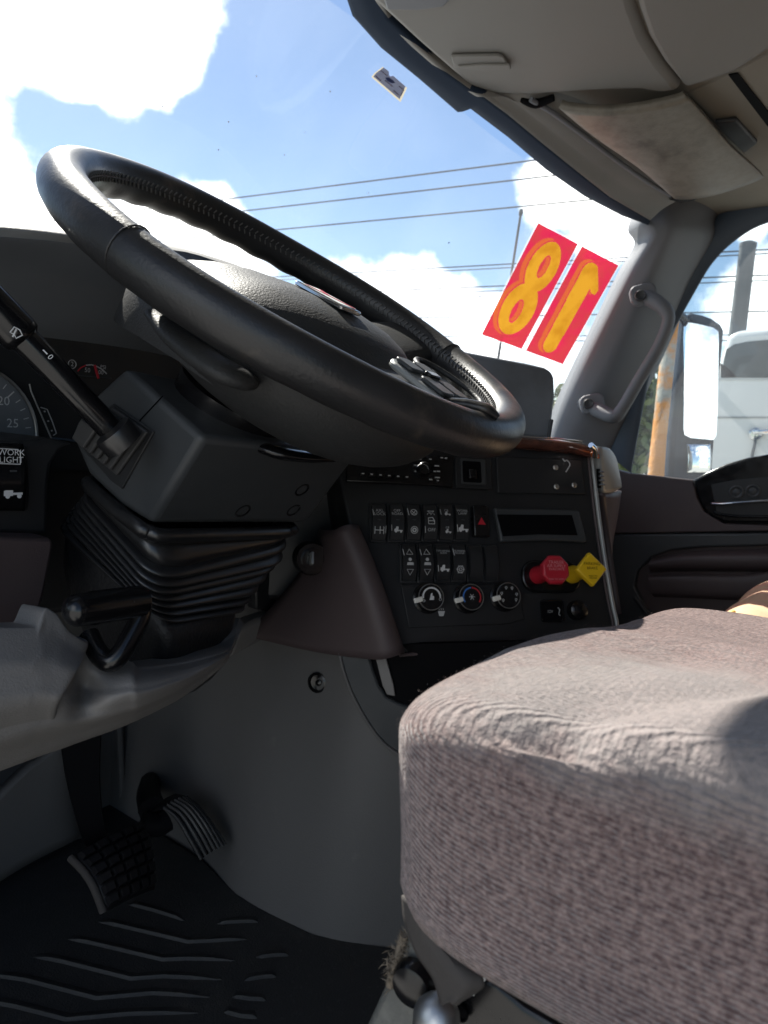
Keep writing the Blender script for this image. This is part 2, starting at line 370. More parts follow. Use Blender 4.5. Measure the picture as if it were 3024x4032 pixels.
def tube(name, path, r, m, parent=None, k=6, seg=12, closed=False, flat=None, smooth=50, **kw):
    v, F = tube_geo(path, r, k, seg, closed, True, flat); return add(name, v, F, m, parent, smooth=smooth, **kw)
def lathe(name, c, axis, prof, m, parent=None, seg=28, smooth=40, **kw):
    """prof: (radius, height) pairs along axis from c"""
    s, u, d = frame_of(axis); v, F = [], []; c = np.asarray(c, float); n = len(prof)
    for rr, h in prof:
        for j in range(seg):
            a = 2*np.pi*j/seg; v.append(c+d*h+rr*(np.cos(a)*s+np.sin(a)*u))
    for i in range(n-1):
        for j in range(seg): F.append((i*seg+j, i*seg+(j+1) % seg, (i+1)*seg+(j+1) % seg, (i+1)*seg+j))
    F += [tuple(range(seg)), tuple((n-1)*seg+j for j in range(seg))]
    return add(name, v, F, m, parent, smooth=smooth, **kw)
def joined(name, parts, m, parent=None, **kw):
    v, F, o = [], [], 0
    for a, b in parts:
        v.append(np.asarray(a, float)); F += [tuple(i+o for i in f) for f in b]; o += len(a)
    return add(name, np.concatenate(v), F, m, parent, **kw)
def boxgeo(c, ax, dims):
    c = np.asarray(c, float); ax = np.asarray(ax, float); h = np.asarray(dims, float)/2
    v = [c+ax[0]*h[0]*sx+ax[1]*h[1]*sy+ax[2]*h[2]*sz for sz in (-1, 1) for sy in (-1, 1) for sx in (-1, 1)]
    return np.array(v), [(0, 2, 3, 1), (4, 5, 7, 6), (0, 1, 5, 4), (2, 6, 7, 3), (0, 4, 6, 2), (1, 3, 7, 5)]
def polygeo(pts, vec):
    pts = np.asarray(pts, float); n = len(pts)
    return np.concatenate([pts, pts+np.asarray(vec, float)]), [tuple(range(n))[::-1], tuple(range(n, 2*n))]+[(i, (i+1) % n, n+(i+1) % n, n+i) for i in range(n)]
def text(name, s, c, ax, size, m, parent, thick=.0002, align='CENTER', squash=1.0):
    cu = bpy.data.curves.new('txt', 'FONT'); cu.body = s; cu.size = 1; cu.align_x = align; cu.align_y = 'CENTER'; cu.resolution_u = 2; cu.space_line = .85
    ob = bpy.data.objects.new('txt', cu); COL.objects.link(ob); bpy.context.view_layer.update()
    me = bpy.data.meshes.new_from_object(ob); bpy.data.objects.remove(ob); bpy.data.curves.remove(cu)
    c = np.asarray(c, float); org = WLOC[parent.name]; ax = np.asarray(ax, float)
    for v in me.vertices:
        p = c+ax[0]*v.co.x*size*squash+ax[1]*v.co.y*size+ax[2]*thick-org; v.co = Vector(tuple(p))
    me.name = name; me.materials.clear(); me.update()
    return finish(name, me, m, parent, org, smooth=0)
def rrect(c, ax, w_, h_, r, k=4):
    pts = []
    for sx, sy, a0 in ((1, 1, 0), (-1, 1, 90), (-1, -1, 180), (1, -1, 270)):
        for i in range(k+1):
            a = math.radians(a0+90*i/k); pts.append(np.asarray(c)+ax[0]*(sx*(w_/2-r)+r*math.cos(a))+ax[1]*(sy*(h_/2-r)+r*math.sin(a)))
    return np.array(pts)
# ================================================================== the setting
g = 400
struct(add('ground', [(-g, -g, -1.22), (g, -g, -1.22), (g, g, -1.22), (-g, g, -1.22)], [(0, 1, 2, 3)], 'asphalt', smooth=0))
struct(box('cab_floor', (0, -.52, -.03), I3, (2.06, 2.4, .06), 'floor_black', bevel=.004))
# windshield header and base curves, mirrored about the cab centre line
HC = np.array([(0, .315, 1.302), (.21, .292, 1.276), (.436, .254, 1.25), (.64, .186, 1.228), (.80, .098, 1.208)])
BC = np.array([(0, .78, .70), (.25, .74, .70), (.5, .63, .705), (.74, .47, .71), (.905, .33, .712)])
def mirror_curve(c): return np.concatenate([(c[1:]*V(-1, 1, 1))[::-1], c])
HCm, BCm = cr(mirror_curve(np.vstack([HC, [(.86, .05, 1.196)]])), 4)+V(0, .020, .016), cr(mirror_curve(np.vstack([BC, [(.97, .25, .715)]])), 4)
def ws_point(u, v): # u in 0..1 left-right, v 0 base .. 1 header
    i = u*(len(HCm)-1); k = min(int(i), len(HCm)-2); f = i-k
    h = HCm[k]*(1-f)+HCm[k+1]*f; b = BCm[k]*(1-f)+BCm[k+1]*f
    p = b*(1-v)+h*v; n = unit(np.cross(HCm[k+1]-HCm[k], h-b)); return p+n*(-.028*4*v*(1-v))
WS = np.array([[ws_point(j/48, i/14) for j in range(49)] for i in range(15)])
sh = sheet('windshield', WS, 'windshield_glass', ku=1, kv=1, smooth=60)
tag(sh, 'curved glass windshield of the truck with a dusty film', 'windshield')
WLOC[sh.name] = WS.reshape(-1, 3).mean(0)
def on_glass(x, y):
    d = ray(x, y); best = None
    for i in range(14):
        for j in range(48):
            for tri in ((WS[i, j], WS[i, j+1], WS[i+1, j+1]), (WS[i, j], WS[i+1, j+1], WS[i+1, j])):
                e1, e2 = tri[1]-tri[0], tri[2]-tri[0]; pv = np.cross(d, e2); det = e1@pv
                if abs(det) < 1e-12: continue
                tv = CAM-tri[0]; uu = tv@pv/det
                if uu < -1e-6 or uu > 1+1e-6: continue
                qv = np.cross(tv, e1); vv = d@qv/det
                if vv < -1e-6 or uu+vv > 1+1e-6: continue
                t = e2@qv/det
                if t > 0 and (best is None or t < best): best = t
    return (CAM+d*best, d) if best is not None else (None, d)

# ---- ceiling and header
zH = lambda x: np.interp(x, [-300, 1380, 1820, 2080, 2300, 2560, 2700], [1.302, 1.302, 1.276, 1.25, 1.228, 1.208, 1.20])
outer = [(1100, -300), (1270, -120), (1360, -20), (1388, 62), (1500, 188), (1650, 310), (1802, 442), (1822, 440), (1852, 428), (2000, 540), (2150, 668), (2300, 772), (2450, 850), (2545, 882)]
inner = [(1240, -300), (1400, -120), (1490, -20), (1530, 72), (1640, 176), (1760, 286), (1850, 350), (1880, 368), (1905, 382), (2000, 452), (2130, 560), (2260, 665), (2400, 775), (2560, 868)]
ro = [onz(x, y, zH(x)+.002) for x, y in outer]; ri = [onz(x, y, zH(x)-.012) for x, y in inner]
head = thing('windshield_header', 'dark trim band with a stepped notch along the top of the windshield', 'trim', ri[7])
sheet('trim_band', [ro, [(a+b)/2-V(0, 0, .006) for a, b in zip(ro, ri)], ri], 'frit', head, ku=1, kv=4, solid=.012)
lead = [(1300, -300), (1460, -120), (1540, -20), (1580, 72), (1690, 176), (1800, 250), (1900, 320), (1960, 360), (2062, 398), (2160, 470), (2290, 570), (2420, 665), (2530, 735), (2648, 800)]
r2 = [onz(x, y, z) for (x, y), z in zip(lead, np.interp(range(14), [0, 6, 13], [1.31, 1.28, 1.222]))]
ceil_ = thing('roof_lining', 'beige grey moulded roof lining above the windshield and passenger side', 'roof lining', r2[8])
r25 = [(a*.5+b*.5)+V(0, 0, .004) for a, b in zip(ri, r2)]
sheet('front_strip', [ri, r25, r2, [p+V(0, -.06, .03) for p in r2], [p+V(0, -.14, .08) for p in r2]], 'headliner', ceil_, ku=1, kv=4, solid=-.01)
# ceiling slab behind (passenger side and over the driver)
struct(prism('cab_ceiling', [(-1.04, -1.75, 1.315), (1.04, -1.75, 1.315), (1.04, -.1, 1.29), (.99, .02, 1.262), (.86, .10, 1.262), (.62, .17, 1.285), (.36, .22, 1.315), (-.36, .22, 1.315), (-.86, .10, 1.262), (-.99, .02, 1.262), (-1.04, -.1, 1.29)], (0, 0, .10), 'roof_trim', smooth=0))
TR = lambda x, y: onz(x, y, 1.282)
prism('side_panel', [TR(2702, 366), TR(3008, 696), TR(3060, 740), TR(3300, 800), TR(3400, 100), TR(3030, 205), TR(2870, 292)], (0, 0, .012), 'roof_trim', ceil_, bevel=.004)
z2 = lambda x, y: onz(x, y, 1.2795)
prism('slot', [z2(2868, 296), z2(2905, 290), z2(3024, 440), z2(3100, 540), z2(3100, 590), z2(3024, 500)], (0, 0, .002), 'pit_black', ceil_)
prism('clip_bracket', [onz(x, y, 1.272) for x, y in [(2812, 486), (2900, 476), (2982, 566), (2930, 606), (2880, 560)]], (0, 0, .008), 'charcoal', ceil_, bevel=.003)
# ---- overhead console (underside seen from below)
zc = 1.268
C1 = [onz(x, y, zc) for x, y in [(1526, 64), (1640, 168), (1760, 272), (1842, 342), (1880, 366), (1960, 378), (2100, 378), (2250, 368), (2400, 360), (2520, 358), (2560, 366), (2600, 374), (2640, 368), (2684, 356)]]
seam = [onz(x, y, zc) for x, y in [(2684, 356), (2600, 250), (2540, 150), (2500, 40), (2470, -80), (2400, -300)]]
con = thing('overhead_console', 'grey moulded overhead console with a pull recess above the windshield', 'overhead console', C1[5]+V(0, 0, .1))
prism('door_panel', C1+seam[1:]+[V(-.75, seam[-1][1], zc), V(-.75, C1[0][1], zc)], (0, 0, .05), 'headliner', con, bevel=.012, bseg=3)
C2 = [onz(x, y, zc+.002) for x, y in [(2698, 352), (2800, 320), (2900, 284), (3030, 200), (3300, 40)]]
s2 = [onz(x, y, zc+.002) for x, y in [(2418, -300), (2486, -80), (2514, 40), (2554, 150), (2614, 250)]]
prism('rear_panel', C2+[V(.2, -1.0, zc+.002), V(-.75, -1.0, zc+.002), V(-.75, s2[0][1], zc+.002)]+s2, (0, 0, .05), 'headliner', con, bevel=.010, bseg=3)
hz = lambda x, y, z: onz(x, y, z)
pr = [hz(1788, 256, zc-.001), hz(1776, 210, zc-.001), hz(1960, 206, zc-.001), hz(1984, 214, zc-.001), hz(2012, 262, zc-.001)]
prism('pull_recess', pr, (0, 0, -.005), 'headliner', con, bevel=.002, bseg=3)
prism('pull_lip', [hz(1800, 254, zc-.0055), hz(1900, 246, zc-.0055), hz(2008, 246, zc-.0055), hz(2013, 263, zc-.0055), hz(1900, 268, zc-.0055), hz(1830, 262, zc-.0055)], (0, 0, -.004), 'headliner', con, bevel=.0018, bseg=3)
prism('lamp_cover', [hz(1505, -20, zc-.006), hz(1522, 40, zc-.006), hz(1640, 44, zc-.006), hz(1745, 30, zc-.006), hz(1768, 8, zc-.006), hz(1768, -40, zc-.006)], (0, 0, .02), 'pillar_grey', con, bevel=.003)
# ---- sun visor folded up
vz = thing('sun_visor', 'grubby vinyl sun visor folded up beside the overhead console', 'sun visor', hz(2640, 560, 1.255))
A_, B_, C_, D_ = hz(2215, 392, 1.264), hz(2690, 362, 1.266), hz(2996, 682, 1.236), hz(2668, 752, 1.224)
rows = []
for i in range(7):
    t = i/6; a = A_*(1-t)+D_*t; b = B_*(1-t)+C_*t
    rows.append([a+(b-a)*s-V(0, 0, 1)*(.010*math.sin(math.pi*s)**.6+.003*math.sin(7*t+4*s)) for s in (0, .06, .25, .5, .75, .94, 1)])
sheet('visor_board', rows, 'visor_vinyl', vz, ku=4, kv=4, solid=-.014)
tube('hinge_rod', [hz(2090, 392, 1.262), hz(2200, 460, 1.256), hz(2420, 625, 1.242), hz(2560, 722, 1.230), hz(2640, 768, 1.222)], .0045, 'pillar_grey', vz)
tube('hinge_bracket', [hz(2050, 388, 1.268), hz(2110, 408, 1.262), hz(2180, 384, 1.266)], [.006, .008, .006], 'pit_black', vz)
prism('pivot_mount', [hz(x, y, 1.222) for x, y in [(2640, 760), (2700, 756), (2770, 764), (2740, 790), (2680, 800), (2632, 788)]], (0, 0, .02), 'gloss_black', vz, bevel=.003)
lathe('pivot_pin', hz(2690, 766, 1.219), (0, 0, 1), [(.004, -.002), (.004, .004)], 'chrome', vz)
# ---- walls behind and to the sides
struct(box('cab_back_wall', (0, -1.76, .65), I3, (2.1, .06, 1.4), 'charcoal'))
struct(box('cab_wall_left', (-1.06, -1.33, .65), I3, (.05, .86, 1.4), 'charcoal'))
struct(box('cab_wall_right', (1.07, -1.33, .65), I3, (.05, .86, 1.4), 'charcoal'))
struct(prism('firewall', [(-1.03, .575, -.02), (-1.03, .60, .12), (-1.03, .62, .3), (-1.03, .62, .67), (-1.03, .74, .67), (-1.03, .74, -.02)], (2.06, 0, 0), 'tunnel_grey', bevel=.01))
struct(box('cab_kick_wall_right', (1.045, .49, .33), I3, (.03, .46, .70), 'charcoal', bevel=.004))
struct(box('cab_kick_wall_left', (-1.045, .50, .33), I3, (.03, .42, .70), 'charcoal', bevel=.004))
# truck nose outside the windshield
struct(prism('truck_hood', [(-.95, .82, .60), (.95, .82, .60), (.80, 2.4, .42), (-.80, 2.4, .42)], (0, 0, -1.4), 'hood_paint', bevel=.06, bseg=3))
# ---- front pillars
ge = [(2556, 790), (2530, 876), (2556, 936), (2480, 1064), (2352, 1322), (2250, 1532), (2182, 1692), (2160, 1760)]
gx = [.80, .795, .80, .825, .85, .875, .90, .905]
md = [(2670, 760), (2664, 862), (2660, 930), (2590, 1075), (2478, 1332), (2372, 1552), (2292, 1716), (2260, 1790)]
rt = [(2830, 740), (2790, 850), (2785, 930), (2700, 1100), (2596, 1340), (2490, 1570), (2404, 1750), (2370, 1830)]
r_a = [onx(x, y, X) for (x, y), X in zip(ge, gx)]
r_b = [onx(x, y, X-.012) for (x, y), X in zip(md, [.845, .83, .835, .85, .875, .895, .915, .92])]
r_c = [onx(x, y, X) for (x, y), X in zip(rt, [.935, .93, .935, .945, .95, .955, .958, .96])]
pil = thing('windshield_pillar', 'grey plastic trimmed windshield pillar carrying a grab handle', 'pillar', r_b[-1])
sheet('pillar_trim', [[p+V(.05, .05, .0) for p in r_a], r_a, [(a*.6+b*.4)-V(.012, .004, 0) for a, b in zip(r_a, r_b)], r_b, r_c, [p+V(.06, -.01, 0) for p in r_c]], 'pillar_grey', pil, ku=5, kv=5)
# left pillar (out of view, keeps the cab whole)
pl2 = thing('windshield_pillar', 'grey trimmed windshield pillar beside the open driver door', 'pillar', r_b[-1]*V(-1, 1, 1))
mrr = lambda rr: [p*V(-1, 1, 1) for p in rr]
sheet('pillar_trim', [mrr([p+V(.05, .05, 0) for p in r_a]), mrr(r_a), mrr(r_b), mrr(r_c), mrr([p+V(.06, -.01, 0) for p in r_c])], 'pillar_grey', pl2, ku=3, kv=3)
# grab handle
gh = thing('grab_handle', 'grey plastic grab handle bolted to the passenger side windshield pillar', 'grab handle', onx(2480, 1400, .84))
hx = lambda x, y, X: onx(x, y, X)
tube('bar', [hx(2505, 1148, .836), hx(2560, 1176, .822), hx(2614, 1214, .818), hx(2632, 1262, .82), hx(2596, 1360, .822), (hx(2520, 1490, .83)), hx(2452, 1606, .838), hx(2418, 1640, .835), hx(2370, 1622, .85), hx(2300, 1590, .878)], [.024, .024, .021, .018, .0175, .018, .019, .021, .024, .024], 'pillar_grey', gh, k=6, seg=20, flat=.8)
for (x, y, X) in ((2530, 1164, .822), (2330, 1592, .862)):
    c_ = hx(x, y, X); n_ = unit(V(-.9, -.42, .1)); s_ = unit(np.cross(n_, V(0, 0, 1))); u_ = unit(np.cross(s_, n_)); s2_, u2_ = unit(s_-u_*.30), unit(u_+s_*.30)
    prism('mount_pad', rrect(c_-n_*.004, (s2_, u2_, n_), .062, .050, .018, 5), n_*.022, 'pillar_grey', gh, bevel=.005, bseg=3)
for (x, y, X, nm) in ((2521, 1164, .792, 'bolt_cap'), (2316, 1590, .834, 'bolt_cap')):
    lathe(nm, hx(x, y, X), (-.9, -.42, .1), [(.013, -.006), (.013, .004), (.011, .006), (.007, .004)], 'charcoal', gh)
# ---- passenger door
dx = .965
P_ = lambda x, y, X=dx: onx(x, y, X)
pd = thing('passenger_door', 'dark passenger door with framed window, chrome pull and moulded pocket', 'door', V(1.0, -.2, .05))
we = [(3420, 820), (3200, 842), (3024, 872), (2906, 934), (2806, 1030), (2722, 1170), (2650, 1300), (2572, 1436), (2532, 1600), (2482, 1862)]
wo = [(3420, 640), (3200, 690), (3024, 730), (2900, 786), (2800, 880), (2738, 1000), (2660, 1150), (2556, 1336), (2470, 1540), (2380, 1790)]
wm = [(3420, 730), (3200, 766), (3024, 800), (2904, 860), (2803, 955), (2730, 1085), (2655, 1225), (2566, 1386), (2505, 1570), (2440, 1826)]
sheet('window_frame', [[P_(x, y, .99) for x, y in we], [P_(x, y, .975) for x, y in we], [P_(x, y, .965) for x, y in wm], [P_(x, y, .972) for x, y in wo], [P_(x, y, .972)+V(.06, 0, 0) for x, y in wo]], 'seal_blue', pd, ku=4, kv=3)
gt = [P_(x, y, .995) for x, y in we]; 
add('window_glass', np.array(gt+[P_(2440, 1990, .995), P_(3420, 2100, .995)]), [tuple(range(len(gt)+2))], 'door_glass', pd, smooth=0)
prism('door_shell', [(1.0, .30, .02), (1.0, .30, .56), (1.0, .20, .59), (1.0, -.03, .592), (1.0, -.2, .66), (1.0, -.9, .67), (1.0, -.9, .02)], (.05, 0, 0), 'charcoal', pd, bevel=.01)
prism('belt_trim', [P_(x, y) for x, y in [(2390, 1840), (2482, 1864), (2600, 1876), (2728, 1890), (2744, 1960), (2772, 2014), (2850, 2062), (3400, 2080), (3400, 2092), (3024, 2091), (2380, 2102), (2340, 2000)]], (.036, 0, 0), 'burgundy', pd, bevel=.008, bseg=3)
prism('handle_bezel', [P_(x, y, dx-.003) for x, y in [(2732, 1888), (2786, 1858), (2860, 1826), (2940, 1803), (3024, 1789), (3400, 1752), (3400, 2064), (2860, 2058), (2800, 2036), (2764, 1998), (2744, 1948)]], (.035, 0, 0), 'gloss_black', pd, bevel=.006, bseg=3)
prism('handle_recess', [P_(x, y, dx-.004) for x, y in [(2800, 1908), (2900, 1888), (3024, 1878), (3400, 1860), (3400, 2040), (2880, 2040), (2824, 2024)]], (.002, 0, 0), 'panel_black', pd)
for x, y in ((2900, 1938), (2965, 1934)):
    lathe('speaker_ring', P_(x, y, dx-.0045), (-1, 0, 0), [(.017, 0), (.017, .003), (.014, .004), (.009, .001), (.005, .003)], 'charcoal', pd)
tube('pull_lever', [P_(2806, 1983, dx-.012), P_(2850, 1984, dx-.02), P_(2940, 1976, dx-.022), P_(3100, 1966, dx-.022), P_(3400, 1950, dx-.02)], .0045, 'chrome', pd, flat=.8)
tube('lever_edge', [P_(2812, 2016, dx-.006), P_(2860, 2028, dx-.008), P_(2960, 2034, dx-.008), P_(3400, 2036, dx-.008)], .004, 'gloss_black', pd)
prism('mid_panel', [P_(x, y, dx+.002) for x, y in [(2380, 2104), (3400, 2094), (3400, 2140), (2760, 2156), (2640, 2168), (2566, 2194), (2510, 2250), (2500, 2310), (2540, 2390), (2600, 2446), (2680, 2482), (2790, 2500), (3400, 2560), (3400, 2900), (2330, 2900)]], (.034, 0, 0), 'charcoal', pd, bevel=.006, bseg=3)
prism('pocket_back', [P_(x, y, dx+.018) for x, y in [(2480, 2140), (3400, 2120), (3400, 2600), (2480, 2560)]], (.016, 0, 0), 'burgundy', pd)
pkt = [(2640, 2186), (2760, 2172), (3024, 2166), (3400, 2160)]
sheet('armrest_roll', [[P_(x, y, X) for x, y in pkt] for X, pkt in ((dx+.016, [(2560, 2200), (2700, 2172), (3024, 2160), (3400, 2150)]), (dx-.008, [(2556, 2216), (2700, 2196), (3024, 2190), (3400, 2180)]), (dx-.006, [(2556, 2236), (2700, 2232), (3024, 2232), (3400, 2226)]), (dx+.016, [(2560, 2254), (2700, 2250), (3024, 2252), (3400, 2248)]))], 'burgundy', pd, ku=4, kv=4)
sheet('pocket_roll', [[P_(x, y, X) for x, y in pk] for X, pk in ((dx+.016, [(2560, 2262), (2700, 2256), (2960, 2256), (3100, 2210)]), (dx+.004, [(2552, 2280), (2700, 2280), (2966, 2282), (3110, 2250)]), (dx+.004, [(2560, 2330), (2700, 2336), (3024, 2344), (3400, 2340)]), (dx+.016, [(2576, 2350), (2700, 2354), (3024, 2368), (3400, 2366)]))], 'burgundy', pd, ku=4, kv=4)
tube('kick_rib', [P_(2500, 2350, dx-.002), P_(2560, 2432, dx-.004), P_(2630, 2520, dx-.004)], .006, 'charcoal', pd)
# ---- driver door swung open beside the camera (out of view)
dd_ = thing('driver_door', 'open driver door swung out from the truck cab', 'door', V(-1.07, .34, .05))
du = unit(V(-1, -.02, 0)); dn = np.cross(du, V(0, 0, 1)); dq = lambda a, z, h=0.: V(-1.07, .34, 0)+du*a+V(0, 0, z)+dn*h
prism('door_shell', [dq(0, .02), dq(0, .56), dq(.15, .60), dq(.35, .60), dq(.5, .66), dq(1.1, .67), dq(1.1, .02)], dn*.05, 'charcoal', dd_, bevel=.01)
tube('window_frame', [dq(.02, .58, .03), dq(.30, 1.05, .03), dq(.42, 1.18, .03), dq(.6, 1.23, .03), dq(1.08, 1.24, .03), dq(1.09, .68, .03)], .025, 'seal_blue', dd_, seg=10)
add('window_glass', [dq(.02, .58, .03), dq(.30, 1.05, .03), dq(.42, 1.18, .03), dq(.6, 1.23, .03), dq(1.08, 1.24, .03), dq(1.09, .66, .03), dq(.5, .65, .03)], [tuple(range(7))], 'door_glass', dd_, smooth=0)
prism('armrest', [dq(.4, .40, -.06), dq(1.0, .44, -.06), dq(1.0, .50, -.06), dq(.4, .46, -.06)], dn*.06, 'burgundy', dd_, bevel=.01)
# ---- side mirror outside the passenger window
mr_ = thing('side_mirror', 'tall black side mirror with a small convex mirror below its main glass', 'mirror', onx(2760, 1880, 1.36))
mo = onx(2760, 1500, 1.36); mn = unit(V(-.56, -.81, .14)); mrx = unit(np.cross(-mn, V(0, 0, 1))); mup = np.cross(mrx, -mn)
Mh = lambda x, y, h=0.: hit(x, y, mo+mn*h, mn)
prism('housing', [Mh(x, y, -.01) for x, y in [(2698, 1262), (2708, 1240), (2730, 1230), (2770, 1238), (2808, 1252), (2842, 1276), (2856, 1300), (2850, 1360), (2832, 1560), (2812, 1800), (2806, 1950), (2636, 1950), (2650, 1720), (2680, 1440)]], -mn*.035, 'frit', mr_, bevel=.012, bseg=3)
MATS['mirror_glass'] = mat('mirror_glass', (.92, .94, .95), .01, metal=1)
prism('main_glass', [Mh(x, y, -.004) for x, y in [(2702, 1284), (2710, 1270), (2740, 1274), (2808, 1290), (2828, 1304), (2830, 1330), (2826, 1600), (2820, 1716), (2808, 1732), (2720, 1724), (2696, 1712), (2692, 1690), (2694, 1500)]], -mn*.01, 'mirror_glass', mr_, smooth=0)
Rc = .22; lo = [[Mh(2708+i*92/6, 1748+j*112/6, -.004) for i in range(7)] for j in range(7)]
cc_ = lo[3][3]
lo = [[p+mn*(.006-(np.sum((p-cc_)**2))/(2*Rc)) for p in r] for r in lo]
sheet('convex_glass', lo, 'mirror_glass', mr_, ku=2, kv=2, solid=.004)
tube('arm', [mo-mn*.05+mup*.16, mo-mn*.06+mup*.20-V(.1, 0, 0), V(1.03, .22, 1.10)], .014, 'gloss_black', mr_)
tube('arm', [mo-mn*.05-mup*.16, mo-mn*.06-mup*.42, V(1.2, .05, .40), V(1.03, .02, .38)], .014, 'gloss_black', mr_)
# ================================================================== outside
# parked white truck beyond the window
TX = 5.6
wt = thing('parked_truck', 'white cab truck with dark side window parked in the lot beyond the passenger window', 'truck', V(TX+1.2, -1.6, -1.22))
T_ = lambda x, y, X=TX: onx(x, y, X)
prism('body', [T_(2800, 1560), T_(2812, 1490), T_(2840, 1400), T_(2862, 1326), T_(2890, 1300), T_(3024, 1290), V(TX, -3.6, T_(3024, 1290)[2]+.05), V(TX, -3.6, -.75), V(TX, T_(2800, 1560)[1], -.75)], (2.3, 0, 0), 'white_paint', wt, bevel=.06, bseg=3)
prism('side_window', [T_(x, y, TX-.006) for x, y in [(2846, 1486), (2850, 1420), (2860, 1376), (2890, 1356), (2950, 1344), (3024, 1338), (3200, 1330), (3200, 1488)]], (.004, 0, 0), 'truck_glass', wt, smooth=0)
prism('vent_pane', [T_(x, y, TX-.010) for x, y in [(2836, 1430), (2856, 1440), (2904, 1486), (2838, 1487)]], (.003, 0, 0), 'pit_black', wt, smooth=0)
prism('belt_line', [T_(x, y, TX-.008) for x, y in [(2830, 1490), (3200, 1490), (3200, 1496), (2830, 1496)]], (.006, 0, 0), 'satin_metal', wt)
tube('grab_rail', [T_(2972, 1702, TX-.02), T_(2980, 1700, TX-.05), T_(3060, 1700, TX-.05), T_(3150, 1700, TX-.05)], .022, 'chrome', wt)
lathe('rail_mount', T_(2975, 1708, TX), (-1, 0, 0), [(.05, 0), (.05, .02), (.03, .04)], 'chrome', wt)
tube('safety_chain', [T_(2975, 1715, TX-.03), T_(2972, 1750, TX-.03), T_(2962, 1800, TX-.03), T_(2960, 1900, TX-.03)], .012, 'pole_steel', wt)
prism('lower_panel', [T_(2806, 1640, TX-.005), T_(3300, 1640, TX-.005), T_(3300, 1648, TX-.005), T_(2806, 1648, TX-.005)], (.004, 0, 0), 'silver_paint', wt)
for yy in (-.1, -2.6):
    wl_ = lathe('wheel', V(TX+.02, yy, -.72), (1, 0, 0), [(.50, 0), (.50, .3), (.3, .32), (.3, .0)], 'rubber', wt)
    lathe('rim', V(TX+.0, yy, -.72), (1, 0, 0), [(.29, .0), (.29, .05), (.1, .02), (.1, -.04)], 'satin_metal', wl_)
# rusty weathered post
PX = 3.2
pb, ptp = onx(2588, 1860, PX), onx(2640, 1262, PX)
ps = V(pb[0], pb[1], -1.25); hh = ptp[2]
pst = thing('post', 'weathered grey post with orange rust streaks standing beside the mirror', 'post', ps)
lean = (V(ptp[0], ptp[1], hh)-pb); tp = V(ptp[0]+.02, ptp[1]-.045, hh); bt = pb-lean*((pb[2]+1.25)/lean[2])
tube('shaft', [bt, bt*.66+tp*.34, bt*.33+tp*.67, tp], [.088, .086, .084, .082], 'post', pst, seg=20)
lathe('cap', tp-V(0, 0, .01), (0, 0, 1), [(.084, 0), (.086, .01), (.08, .03), (.03, .036)], 'post', pst)
# power lines along the road and their poles
WXX = 12.0; Dw = unit(V(-.11, 1, 0))
wires = [(2000, 644, .014), (2000, 712, .014), (2000, 818, .014), (1960, 1056, .010), (1750, 1153, .010), (2430, 1016, .012), (2420, 1108, .012), (2380, 1238, .012), (2330, 1322, .010), (1850, 1343, .010)]
for i, (x, y, r) in enumerate(wires):
    c = hit(x, y, (WXX, 0, 0), (1, .11, 0)); pts = []
    for s in np.linspace(-40, 70, 23):
        sag = .00012*(s-5)**2; pts.append(c+Dw*s+V(0, 0, sag-.00012*25))
    v, F = tube_geo(pts, r, 1, 6)
    o = add('power_line', v, F, 'wire', smooth=60)
    if i < 3: tag(o, 'thin dark power line crossing the blue sky above the tip of the whip antenna', 'power line', 'upper power lines')
    else: tag(o, 'thin dark power line passing behind the red number stickers below the antenna tip', 'power line', 'lower power lines')
def pole(x, y, label, r):
    c = hit(x, y, (WXX, 0, 0), (1, .11, 0)); t = thing('utility_pole', label, 'utility pole', V(c[0], c[1], -1.22))
    tube('shaft', [V(c[0], c[1], -1.25), V(c[0], c[1], c[2])], [r*1.15, r], 'pole_steel', t, k=2, seg=16)
    lathe('cap', c-V(0, 0, .02), (0, 0, 1), [(r*1.03, 0), (r*1.03, .06), (r*.6, .09)], 'pole_steel', t)
pole(2945, 968, 'dark straight utility pole rising behind the parked white truck', .125)
# whip antenna on the nose
ab, at = dep(1948, 1500, 2.5), dep(2051, 838, 2.5)
an = thing('whip_antenna', 'thin whip antenna rising from the truck nose beside the red stickers', 'antenna', ab)
dirn = unit(at-ab); foot = ab-dirn*((ab[2]-.56)/dirn[2])
tube('mast', [foot, (foot+at)/2, at], [.0065, .0052, .0045], 'pole_steel', an, k=3, seg=8)
lathe('tip', at, dirn, [(.006, -.01), (.008, 0), (.006, .012)], 'pole_steel', an, seg=10)
lathe('base', foot-dirn*.02, dirn, [(.03, 0), (.03, .02), (.015, .06)], 'gloss_black', an, seg=14)
